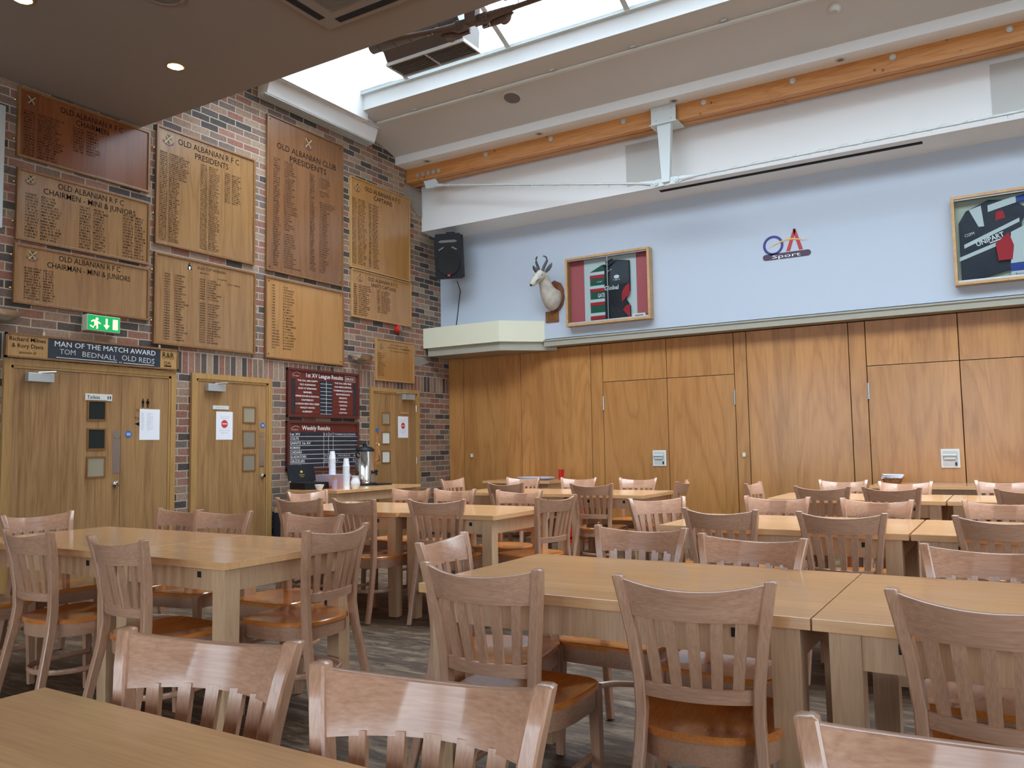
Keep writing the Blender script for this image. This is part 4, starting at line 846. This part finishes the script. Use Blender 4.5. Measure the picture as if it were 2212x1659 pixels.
sg = MB().box(.018, .026, -5.592-cy, -5.334-cy, 1.71, 1.771, .002).build('toilet_sign', 'signwhite', L0)
g = MB(); XS = onX(.0267); text(g, 'Toilets', -5.575-cy, 1.741, .03, XS, width=.12, align='L', bold=.01); wc(g, -5.375-cy, 1.741, .035, XS, 0); wc(g, -5.353-cy, 1.741, .035, XS, 1); g.build('sign_text', 'black', sg)
g = MB(); XD = onX(.0188); wc(g, -5.015-cy, 1.705, .085, XD, 0); wc(g, -4.965-cy, 1.705, .085, XD, 1); text(g, 'TO', -5.085-cy, 1.63, .03, XD, width=.045, align='L'); text(g, 'TH', -5.10-cy, 1.555, .03, XD, width=.045, align='L'); g.poly([XD(-5.10-cy, 1.505), XD(-5.04-cy, 1.525), XD(-5.04-cy, 1.48)]); g.build('painted_pictogram', 'black', L1)
q = tag(MB().box(.019, .0205, -5.048, -4.832, 1.352, 1.648).build('paper_notice', 'paper'), 'white printed sheet taped over the toilet door arrow', 'notice'); g = MB()
for k in range(15): strokes(g, -5.03, -5.0, 1.61-k*.0115, .006, onX(.0208), random); strokes(g, -4.97, -4.90 if k % 2 else -4.93, 1.61-k*.0115, .006, onX(.0208), random)
g.build('print', 'papergrey', q)
# middle door
e, cy, lv = door(2, -4.477, -3.42, 2.035, [(-4.40, -3.497)], ''); L0 = lv[0]
vision(L0, cy, -3.81, -3.66, 1.545, 1.70, 'glasspale'); vision(L0, cy, -3.807, -3.657, 1.275, 1.44, 'glasspale', True); vision(L0, cy, -3.807, -3.657, 1.025, 1.185, 'glasspale', True)
closer(L0, cy, -4.20, 1.893, 0)
MB().box(.018, .020, -3.59-cy, -3.52-cy, 1.05, 1.35).lathe([(.035, .018), (.035, .0205)], c=(0, -3.55-cy, 1.405), seg=24, axis='X').build('push_plate', 'steel', L0)
MB().lathe([(.028, .018), (.028, .03), (.015, .034), (.015, .055), (.0, .056)], c=(0, -3.545-cy, .955), seg=20, axis='X').build('door_knob', 'chrome', L0, True)
MB().lathe([(.03, .018), (.03, .0205)], c=(0, -3.543-cy, 1.51), seg=24, axis='X').build('blue_disc', 'blue', L0)
MB().box(.0205, .021, -3.56-cy, -3.526-cy, 1.513, 1.519).box(.0205, .021, -3.56-cy, -3.526-cy, 1.50, 1.506).build('disc_text', 'whitetext', L0)
def doorsign(leaf, cy, y0, y1, z0, z1, m='signwhite'):
    s = MB().box(.018, .024, y0-cy, y1-cy, z0, z1, .001).build('door_sign', m, leaf); g = MB(); text(g, 'STAFF ONLY', (y0+y1)/2-cy, (z0+z1)/2, .016, onX(.0247), width=(y1-y0)*.6); g.build('sign_text', 'papergrey', s)
doorsign(L0, cy, -4.212, -4.01, 1.67, 1.71)
def notice(y0, y1, z0, z1, label):
    q = tag(MB().box(.019, .0205, y0, y1, z0, z1).build('paper_notice', 'paper'), label, 'notice', 'closed notices on the doors'); w_ = y1-y0; h = z1-z0; c = (y0+y1)/2; X = onX(.0208)
    g = MB(); disc(g, c, z0+h*.56, w_*.2, X); g.build('red_disc', 'redink', q); g = MB(); rect(g, c-w_*.15, c+w_*.15, z0+h*.55, z0+h*.58, onX(.0212)); g.build('disc_text', 'whitetext', q)
    g = MB(); text(g, 'This is a staff', c, z0+h*.83, .011, X, width=w_*.5); text(g, 'emergency exit', c, z0+h*.77, .011, X, width=w_*.56); rect(g, c-w_*.4, c+w_*.4, z0+h*.405, z0+h*.41, X); text(g, 'Entry for Club', c, z0+h*.33, .013, X, width=w_*.6, shear=.3); text(g, 'staff use!', c, z0+h*.25, .013, X, width=w_*.45, shear=.3); g.build('print', 'papergrey', q)
notice(-4.168, -3.955, 1.352, 1.648, 'white notice with red disc on the middle oak door')
# far right door
e, cy, lv = door(3, -1.758, -.735, 2.035, [(-1.68, -.81)], '', fw=.05); L0 = lv[0]
vision(L0, cy, -1.52, -1.38, 1.56, 1.70, 'glasspale'); vision(L0, cy, -1.522, -1.38, 1.30, 1.44, 'signwhite'); vision(L0, cy, -1.525, -1.38, 1.05, 1.19, 'signwhite')
closer(L0, cy, -1.0, 1.93, 0, -1)
MB().lathe([(.028, .018), (.028, .0205)], c=(0, -1.625-cy, 1.474), seg=24, axis='X').build('blue_disc', 'blue', L0)
MB().box(.018, .02, -1.655-cy, -1.60-cy, 1.02, 1.42).build('finger_plate', 'brass', L0)
MB().tube([(.018, -1.64-cy, 1.075), (.06, -1.64-cy, 1.08), (.068, -1.64-cy, 1.1), (.068, -1.64-cy, 1.27), (.06, -1.64-cy, 1.29), (.018, -1.64-cy, 1.295)], .011, 10).build('pull_handle', 'brass', L0, True)
for z in (1.78, 1.06): MB().tube([(.024, -.80-cy, z-.045), (.024, -.80-cy, z+.045)], .009).build('hinge', 'steel', L0)
doorsign(L0, cy, -1.15, -.955, 1.695, 1.732, 'brass')
notice(-1.198, -.982, 1.373, 1.665, 'white notice with red disc on the far right oak door')

# ---------------------------------------------------------------- chairs
def make_chair():
    root = empty('dining_chair')
    bow = lambda y, d: -d*(1-(y/.19)**2)
    # seat: square front, round back, slightly dished
    n = 40; rim = []
    for k in range(n):
        th = 2*PI*k/n; c, s = math.cos(th), math.sin(th)
        if c > 0: x = .195*abs(c)**.35; y = math.copysign(.215*abs(s)**.35, s); m_ = max(abs(c), abs(s))
        else: x = -.225*abs(c)**.85; y = .215*math.copysign(abs(s)**.8, s)
        rim.append((x, y))
    sm = MB(); bm = sm.bm; rings = []
    for f, z in ((1, .43), (1, .445), (.975, .45), (.8, .446), (.5, .440), (.25, .4385)):
        rings.append([bm.verts.new((x*f, y*f, z + (.006*math.exp(-(y*f/.05)**2) if x*f > .05 and f < .95 else 0))) for x, y in rim])
    for a, b in zip(rings, rings[1:]):
        for k in range(n): bm.faces.new((a[k], a[(k+1) % n], b[(k+1) % n], b[k]))
    bm.faces.new(rings[-1]); bm.faces.new(rings[0][::-1]); sm.build('seat', 'seat', root, True)
    ap = MB(); bm = ap.bm; lo = [bm.verts.new((x*.955, y*.955, .368)) for x, y in rim]; hi = [bm.verts.new((x*.965, y*.965, .431)) for x, y in rim]; li = [bm.verts.new((x*.86, y*.86, .368)) for x, y in rim]
    for k in range(n): bm.faces.new((lo[k], lo[(k+1) % n], hi[(k+1) % n], hi[k])); bm.faces.new((li[k], li[(k+1) % n], lo[(k+1) % n], lo[k]))
    hi2 = [bm.verts.new((x*.86, y*.86, .431)) for x, y in rim]
    for k in range(n): bm.faces.new((hi2[k], hi2[(k+1) % n], li[(k+1) % n], li[k]))
    bmesh.ops.recalc_face_normals(bm, faces=list(bm.faces)); ap.build('apron', 'beech', root, True)
    for s in (-1, 1):
        lg = MB().loft([(.175, s*.190, .004), (.168, s*.186, .25), (.165, s*.184, .435)], [(.019, .019), (.023, .023), (.026, .026)], 4, up=(1, 0, 0), angle0=PI/4).build('leg', 'beechv', root)
        MB().lathe([(.011, 0), (.011, .008)], c=(.175, s*.190, 0), seg=10).build('foot_glide', 'plastic_black', lg)
        # back leg and post in one sweep
        ctl = [(-.300, .190, .006), (-.272, .184, .12), (-.238, .174, .28), (-.212, .163, .40), (-.200, .157, .50), (-.202, .160, .58), (-.214, .174, .70), (-.232, .191, .80), (-.248, .2035, .868)]
        bm = MB(); rr = []
        for i, (x, y, z) in enumerate(ctl):
            t_ = i/(len(ctl)-1); dx = .017+.004*math.sin(PI*t_); dy = .0155 if z > .3 else .0145
            if i == len(ctl)-1: dx = .016
            b_ = .004; q = [(dx, dy-b_), (dx-b_, dy), (-dx+b_, dy), (-dx, dy-b_), (-dx, -dy+b_), (-dx+b_, -dy), (dx-b_, -dy), (dx, -dy+b_)]
            rr.append([bm.bm.verts.new((x+a, s*(y+b), z)) for a, b in q])
        x, y, z = ctl[-1]; rr.append([bm.bm.verts.new((x+(v.co.x-x)*.8, s*y+(v.co.y-s*y)*.7, z+.003)) for v in rr[-1]])
        for a, b in zip(rr, rr[1:]):
            for k in range(8): bm.bm.faces.new((a[k], a[(k+1) % 8], b[(k+1) % 8], b[k]))
        bm.bm.faces.new(rr[0]); bm.bm.faces.new(rr[-1]); bmesh.ops.recalc_face_normals(bm.bm, faces=list(bm.bm.faces))
        bl = bm.build('leg', 'beechv', root, True); MB().lathe([(.011, 0), (.011, .008)], c=(-.300, s*.190, 0), seg=10).build('foot_glide', 'plastic_black', bl)
    def rail(name, half_t, half_b, zt, zb, xt, xb, d, th, dip, m):
        bm = MB(); n_ = 16; rr = []
        for k in range(n_+1):
            q = -1+2*k/n_; dp = dip*(1-q*q)
            yt, yb = half_t*q, half_b*q; bt = -d*(1-q*q)
            rr.append([bm.bm.verts.new(p) for p in ((xt+bt+th/2, yt, zt-dp-.002), (xt+bt+th/2-.003, yt, zt-dp), (xt+bt-th/2+.003, yt, zt-dp), (xt+bt-th/2, yt, zt-dp-.002), (xb+bt-th/2, yb, zb), (xb+bt+th/2, yb, zb))])
        for a, b in zip(rr, rr[1:]):
            for j in range(6): bm.bm.faces.new((a[j], a[(j+1) % 6], b[(j+1) % 6], b[j]))
        bm.bm.faces.new(rr[0]); bm.bm.faces.new(rr[-1]); bmesh.ops.recalc_face_normals(bm.bm, faces=list(bm.bm.faces)); return bm.build(name, m, root, True)
    rail('top_rail', .190, .172, .862, .760, -.246, -.224, .052, .022, .020, 'rail')
    rail('lower_rail', .148, .147, .580, .540, -.203, -.201, .030, .020, .002, 'rail')
    for k in range(-2, 3):
        yt, yb = k*.0635, k*.0535; qt, qb = yt/.18, yb/.147
        xt, xb = -.226-.052*(1-qt*qt), -.203-.030*(1-qb*qb)
        MB().prism([(xb, yb-.0145, .572), (xb, yb+.0145, .572), (xt, yt+.016, .768), (xt, yt-.016, .768)], (.012, 0, 0)).build('slat', 'beechv', root)
    # bentwood hoop stretcher
    pts = [(.17, -.165, .20)]+[(.02, -.168, .20)]+[(-.05-.155*math.sin(t), -.168*math.cos(t), .20) for t in [PI*k/16 for k in range(17)]]+[(.02, .168, .20), (.17, .165, .20)]
    MB().loft(pts, [(.009, .0135)]*len(pts), 8).build('hoop_stretcher', 'rail', root, True)
    return root
SRC = make_chair(); used = [False]
def chair(mx, my, face, label, group, dist=.25):
    if used[0]: c = copy_tree(SRC)
    else: c = SRC; used[0] = True
    a = math.radians(face); c.location = (mx+dist*math.cos(a), my+dist*math.sin(a), 0); c.rotation_euler = (0, 0, a)
    return tag(c, label, 'chair', group)
A, B_, C_, D_, E_, F_ = 'chairs at the nearest table row', 'chairs at the front right table row', 'chairs at the front left table', 'chairs at the middle left table', 'chairs at the middle right table row', 'chairs at the far tables by the timber wall'
chair(5.74, -8.76, -79, 'left chair facing camera behind nearest table corner, worn top edge', A)
chair(6.295, -8.775, -81, 'chair facing camera at bottom centre with bright violet sheen on its rail', A)
chair(7.07, -8.68, -84, 'chair facing camera cut off at bottom right corner', A)
chair(5.71, -7.75, 91, 'left of the backs turned to camera at the front right table', B_)
chair(6.365, -7.705, 99, 'full chair back turned to camera at centre right, orange seat below', B_)
chair(7.05, -7.67, 84, 'large chair back turned to camera at the right photo edge', B_)
chair(5.13, -7.15, 10, 'turned chair at the left end of the front right table', B_)
chair(5.70, -6.46, -90, 'chair across the front right table, first from its left end', B_)
chair(6.235, -6.64, -96, 'chair across the front right table, second from its left end', B_)
chair(7.04, -6.66, -92, 'chair across the front right table, cut by the right photo edge', B_)
chair(1.96, -7.04, -2, 'chair at the left end of the front left table', C_)
chair(3.08, -7.70, 89, 'chair back turned to camera at the far left, near side of front left table', C_)
chair(3.835, -7.73, 87, 'chair back turned to camera, right one on near side of front left table', C_)
chair(2.36, -7.80, 90, 'chair whose orange seat peeks in at the left photo edge', C_)
chair(2.56, -6.47, -90, 'pale chair across the front left table, left of a touching pair', C_)
chair(2.98, -6.475, -80, 'pinkish chair across the front left table, right of a touching pair', C_)
chair(4.40, -6.98, 182, 'chair in the aisle at the right end of the front left table, side view', C_)
chair(3.71, -6.44, -88, 'chair across the front left table seen behind the aisle chair', C_)
chair(2.47, -5.37, 98, 'chair back turned to camera at the left of the middle left table', D_)
chair(1.75, -4.57, -7, 'shiny chair at the left end of the middle left table by the drinks counter', D_)
chair(3.0, -5.345, 87, 'second chair back turned to camera at the middle left table', D_)
chair(2.47, -4.0, -92, 'chair across the middle left table in front of the drinks counter end', D_)
chair(2.93, -3.97, -89, 'chair across the middle left table, right beside the counter end chair', D_)
chair(3.635, -5.19, 106, 'third chair back turned to camera at the middle left table', D_)
chair(4.29, -4.62, 167, 'yellowish chair at the right end of the middle left table', D_)
chair(3.62, -4.03, -89, 'chair across the middle left table next to its right end', D_)
chair(1.51, -2.04, -2, 'small far chair standing in front of the brick and timber corner', F_)
chair(2.19, -1.55, -84, 'pale far chair in front of the blue plates', F_)
chair(2.93, -1.575, -84, 'far chair just right of the red cup', F_)
chair(3.64, -1.56, -87, 'far chair below the left white pull plate', F_)
chair(4.36, -2.18, 186, 'far chair seen edge-on at the right end of the far left table', F_)
chair(2.72, -2.81, 92, 'dark far chair back turned to camera, left one at the far left table', F_)
chair(3.71, -2.86, 95, 'tall far chair back turned to camera, right one at the far left table', F_)
chair(5.04, -4.59, -39, 'angled chair at the left end of the middle right table', E_)
chair(5.72, -5.39, 86, 'chair back turned to camera, left one at the middle right table', E_)
chair(5.76, -4.265, -93, 'chair across the middle right table, first from its left end', E_)
chair(6.38, -4.335, -99, 'chair across the middle right table, in front of the basket', E_)
chair(7.06, -4.32, -92, 'chair across the middle right table, cut by the right photo edge', E_)
chair(6.355, -5.42, 91, 'chair back turned to camera, second at the middle right table', E_)
chair(7.07, -5.44, 88, 'chair back turned to camera at the middle right table, cut by the photo edge', E_)
chair(5.10, -2.41, -2, 'far chair seen edge-on at the left end of the far right table', F_)
chair(5.79, -2.93, 90, 'far dark chair back turned to camera, left one at the far right table', F_)
chair(5.75, -1.72, -90, 'far chair facing camera left of the bread basket', F_)
chair(6.295, -1.935, -83, 'far chair facing camera right in front of the bread basket', F_)
chair(6.30, -2.945, 81, 'far dark chair back turned to camera, second at the far right table', F_)
chair(7.03, -1.66, -91, 'far chair facing camera at the right photo edge under the pull plate', F_)
chair(7.2, -2.99, 93, 'far dark chair back turned to camera cut by the right photo edge', F_)

# ---------------------------------------------------------------- tables
def table(x0, x1, y0, y1, label, group='beech dining tables', zt=.76, th=.032, lw=.08, notch=True, top_m='table'):
    e = tag(empty('dining_table', ((x0+x1)/2, (y0+y1)/2, 0)), label, 'table', group); a, b = (x1-x0)/2, (y1-y0)/2
    MB().box(-a, a, -b, b, zt-th, zt, .0015).build('table_top', top_m, e)
    i = .035
    ap = MB().box(-a+i+lw, a-i-lw, -b+i+.01, -b+i+.03, zt-th-.10, zt-th).box(-a+i+lw, a-i-lw, b-i-.03, b-i-.01, zt-th-.10, zt-th).box(-a+i+.01, -a+i+.03, -b+i+lw, b-i-lw, zt-th-.10, zt-th).box(a-i-.03, a-i-.01, -b+i+lw, b-i-lw, zt-th-.10, zt-th).build('apron', 'tableleg', e)
    for sx in (-1, 1):
        for sy in (-1, 1):
            q = MB().prism([(-lw*.38, -lw*.38, 0), (lw*.38, -lw*.38, 0), (lw*.38, lw*.38, 0), (-lw*.38, lw*.38, 0)], (0, 0, .3))
            q.bm.free(); q = MB().loft([(0, 0, 0), (0, 0, .25), (0, 0, zt-th)], [lw*.62, lw*.68, lw*.7071], 4, up=(1, 0, 0), angle0=PI/4).build('leg', 'tableleg', e)
            q.location = (sx*(a-i-lw/2), sy*(b-i-lw/2), 0)
            if notch:
                MB().box(-.012, .012, -.002, .002, -.013, .013).build('bolt_slot', 'darkslot', ap).location = (sx*(a-i-lw-.10), sy*(b-i-.010), zt-th-.035)
    return e
T = table
T(5.42, 6.72, -9.74, -8.90, 'nearest table whose corner shows at bottom left', 'nearest table row')
T(6.73, 8.03, -9.74, -8.90, 'nearest table right part below the photo frame', 'nearest table row')
T(5.32, 6.633, -7.55, -6.70, 'large table at centre right, left one of the front right row', 'front right table row')
T(6.637, 7.95, -7.55, -6.70, 'table at the right edge, right one of the front right row', 'front right table row')
T(2.11, 3.415, -7.51, -6.67, 'left table of the front left pair, before the double doors', 'front left tables')
T(3.42, 4.255, -7.51, -6.67, 'square table of the front left pair, its corner leg at the aisle', 'front left tables')
T(1.98, 3.25, -5.16, -4.27, 'left table of the middle left pair, before the drinks counter', 'middle left tables')
T(3.26, 4.07, -5.13, -4.27, 'right table of the middle left pair, beside the yellowish end chair', 'middle left tables')
T(2.03, 3.38, -2.76, -1.94, 'left table of the far left pair near the brick corner', 'far left tables')
T(3.39, 4.19, -2.76, -1.94, 'right table of the far left pair, with the edge-on chair at its end', 'far left tables')
T(5.33, 6.65, -5.31, -4.45, 'left table of the middle right row', 'middle right tables')
T(6.66, 7.97, -5.31, -4.45, 'right table of the middle right row, cut by photo edge', 'middle right tables')
T(5.33, 6.66, -2.83, -2.0, 'left table of the far right row before the bread basket', 'far right tables')
T(6.67, 7.98, -2.83, -2.0, 'right table of the far right row, cut by photo edge', 'far right tables')
T(1.12, 2.12, -.80, -.05, 'side table with plates and red cup against the timber wall', None, zt=.785)
T(5.84, 7.6, -.78, -.05, 'side table with bread basket against the timber wall', None, zt=.77)
T(.33, 1.06, -3.47, -2.05, 'drinks counter table with urn and cups along the brick wall', None, zt=.80)

# ---------------------------------------------------------------- things on the drinks counter
Z = .80
e = tag(empty('tea_urn', (.52, -2.43, Z)), 'shiny steel tea urn with black lid on the drinks counter', 'urn')
MB().lathe([(.125, .03), (.122, .036), (.112, .04), (.112, .40), (.108, .41), (.0, .41)], seg=36).build('steel_body', 'chrome', e, True)
MB().lathe([(.145, 0), (.145, .02), (.13, .032), (0, .032)], seg=32).build('base', 'plastic_black', e, True)
MB().lathe([(.118, .40), (.118, .415), (.10, .44), (.05, .462), (0, .466)], seg=32).build('lid', 'plastic_black', e, True)
MB().tube([(-.02, 0, .455), (0, -.02, .485), (.03, -.02, .485), (.04, 0, .455)], .01).build('lid_knob', 'plastic_black', e, True)
for s in (-1, 1): MB().tube([(0, s*.11, .33), (0, s*.145, .34), (0, s*.15, .38), (0, s*.11, .39)], .012).build('side_handle', 'plastic_black', e, True)
MB().box(.105, .125, -.035, .035, .04, .13, .004).build('control_panel', 'browngrey', e)
MB().tube([(.10, .03, .15), (.15, .03, .15), (.155, .03, .12)], .013).box(.13, .17, .02, .04, .15, .18).build('tap', 'plastic_black', e, True)
MB().box(-.08, .2, -.0, .26, .0, .015, .004).build('drip_tray', 'plastic_black', e)
def cupstack(x, y, z0, n, label):
    for k in range(n):
        z = z0+k*.0145
        q = MB().lathe([(.038, 0), (.038, .008), (.034, .010), (.026, .085), (.0, .085)], seg=18).build('foam_cup', 'cupwhite', None, True); q.location = (x, y, z)
        tag(q, label, 'cup', 'upturned foam cups in two stacks')
cupstack(.93, -3.19, Z, 18, 'one of the white foam cups in the right stack on the counter')
cupstack(.64, -3.10, Z+.153, 13, 'one of the white foam cups in the taller stack on the plastic tub')
e = tag(empty('porcelain_jug', (.97, -3.09, Z)), 'white porcelain jug between the cup stacks and the urn', 'jug')
MB().lathe([(.035, 0), (.038, .01), (.052, .04), (.053, .07), (.038, .11), (.034, .125), (.044, .14), (.0, .135)], seg=24).build('jug_body', 'ceramic', e, True); MB().tube([(-.02, .03, .12), (-.03, .065, .11), (-.03, .07, .07), (-.02, .05, .05)], .006).build('handle', 'ceramic', e, True)
e = tag(empty('stirrer_glass', (.93, -3.37, Z)), 'glass of wooden stirrers at the counter front edge', 'glass')
MB().lathe([(.022, 0), (.024, .01), (.034, .11), (.033, .11), (.021, .012), (0, .012)], seg=20).build('tumbler', 'plasticclear', e, True)
g = MB()
for k in range(16): a = k*2.4; g.bar([(.012*math.cos(a), .012*math.sin(a), .01), (.026*math.cos(a), .026*math.sin(a), .14)], .005, .0015)
tag(g.build('wooden_stirrer', 'casepale', e), kind='stuff')
e = tag(empty('china_bowl', (.84, -3.44+.03, Z)), 'small white footed bowl at the counter front left edge', 'bowl')
MB().lathe([(.028, 0), (.026, .006), (.034, .014), (.05, .05), (.052, .056), (.047, .05), (.03, .018), (0, .016)], seg=24).build('bowl', 'ceramic', e, True); e.location = (.74, -3.40, Z)
e = tag(empty('tea_display_box', (.47, -3.28, Z), math.radians(-12)), 'open black presentation box with gold crest on its lid', 'box')
MB().box(-.14, .16, -.16, .16, 0, .075, .004).build('tray', 'plastic_black', e)
l = MB().box(-.008, .008, -.17, .17, 0, .20, .002).build('lid', 'plastic_black', e); l.location = (-.14, 0, .07); l.rotation_euler = (0, math.radians(-14), 0)
g = MB(); XL = onX(.0095); disc(g, 0, .12, .014, XL); rect(g, -.02, .02, .115, .118, XL); text(g, 'HAMPSTEAD', 0, .085, .011, XL, width=.07); text(g, 'TEA', 0, .065, .011, XL, width=.05); g.build('gold_crest', 'gold', l)
MB().box(.007, .0095, -.172, -.15, -.002, .02).box(.007, .0095, .15, .172, -.002, .02).build('corner_bracket', 'brass', l)
e = tag(empty('plastic_tub', (.72, -3.12, Z)), 'translucent plastic tub of sachets behind the foam cups', 'tub')
bm = MB(); bm.loft([(0, 0, 0), (0, 0, .15)], [(.15, .17), (.18, .21)], 4, up=(1, 0, 0), angle0=PI/4); bm.build('tub_body', 'plasticclear', e); MB().box(-.09, .09, -.11, .11, .01, .06).build('contents', 'redink', e); MB().box(-.125, .125, -.145, .145, .148, .153).build('lid', 'plasticclear', e)
e.location = (.62, -3.06, Z)

# side tables' contents
e = tag(empty('serving_platter', (1.70, -.40, .785)), 'stack of oval blue white platters on the side table', 'platter')
for k in range(3):
    q = MB().lathe([(.12, 0), (.15, .004), (.21, .016), (.205, .018), (.14, .008), (0, .007)], seg=40).build('platter', 'linen', e, True); q.location = (0, 0, k*.009); q.scale = (1.3, .8, 1)
e = tag(empty('red_paper_cup', (2.04, -.33, .785)), 'tall red paper cup standing on the side table', 'cup')
MB().lathe([(.028, 0), (.03, .004), (.042, .13), (.044, .134), (.04, .13), (.027, .008), (0, .008)], seg=24).build('cup_wall', 'red', e, True)
g = MB().loft([(.0375*math.cos(t), .0375*math.sin(t), .06+.0*t) for t in (-1.9, -1.75, -1.6)], [.003]*3, 6).build('dark_print', 'black', e)
for k, (z, lb) in enumerate(((0, 'red plastic crate on the floor, bottom one, right of the side table'), (.24, 'red plastic crate, top one, right of the side table'))):
    q = tag(empty('plastic_crate', (2.33, -.33, z)), lb, 'crate', 'red crates by the timber wall')
    MB().box(-.14, .14, -.2, .2, 0, .02).box(-.14, .14, -.2, -.19, .02, .22).box(-.14, .14, .19, .2, .02, .22).box(-.14, -.13, -.19, .19, .02, .22).box(.13, .14, -.19, .19, .02, .22).build('crate_wall', 'red', q)
    MB().box(-.145, .145, -.205, .205, .215, .235).build('rim', 'signwhite', q)
e = tag(empty('bread_basket', (6.01, -.36, .77)), 'brown wicker basket filled with folded white napkins', 'basket')
bm = MB(); bm.lathe([(.075, 0), (.085, .01), (.10, .055), (.104, .06), (.098, .056), (.08, .012), (0, .01)], seg=28); q = bm.build('wicker_bowl', 'wicker', e, True); q.scale = (1, .8, 1)
q = MB().loft([(.104*math.cos(t), .083*math.sin(t), .06) for t in [2*PI*k/24 for k in range(25)]], [.006]*25, 6, cap=False).build('rim', 'wicker', e, True)
for k in range(3):
    q = MB().box(-.10, .10, -.07, .07, 0, .013, .005).build('folded_napkin', 'linen', e, True); q.location = (.004*k, 0, .058+k*.015); q.rotation_euler = (0, .02*(k-1), .12*k)
e = tag(empty('waste_bin', (.125, -3.32, 0)), 'dark navy waste bin with white liner beside the middle door', 'bin')
MB().loft([(0, 0, 0), (0, 0, .55)], [(.10, .12), (.12, .14)], 4, up=(1, 0, 0), angle0=PI/4).build('bin_body', 'carpetblue', e)
MB().prism([(-.05, -.08, .53), (.05, -.08, .53), (.04, -.06, .64), (-.02, -.07, .62)], (0, .06, 0)).build('liner', 'paper', e)
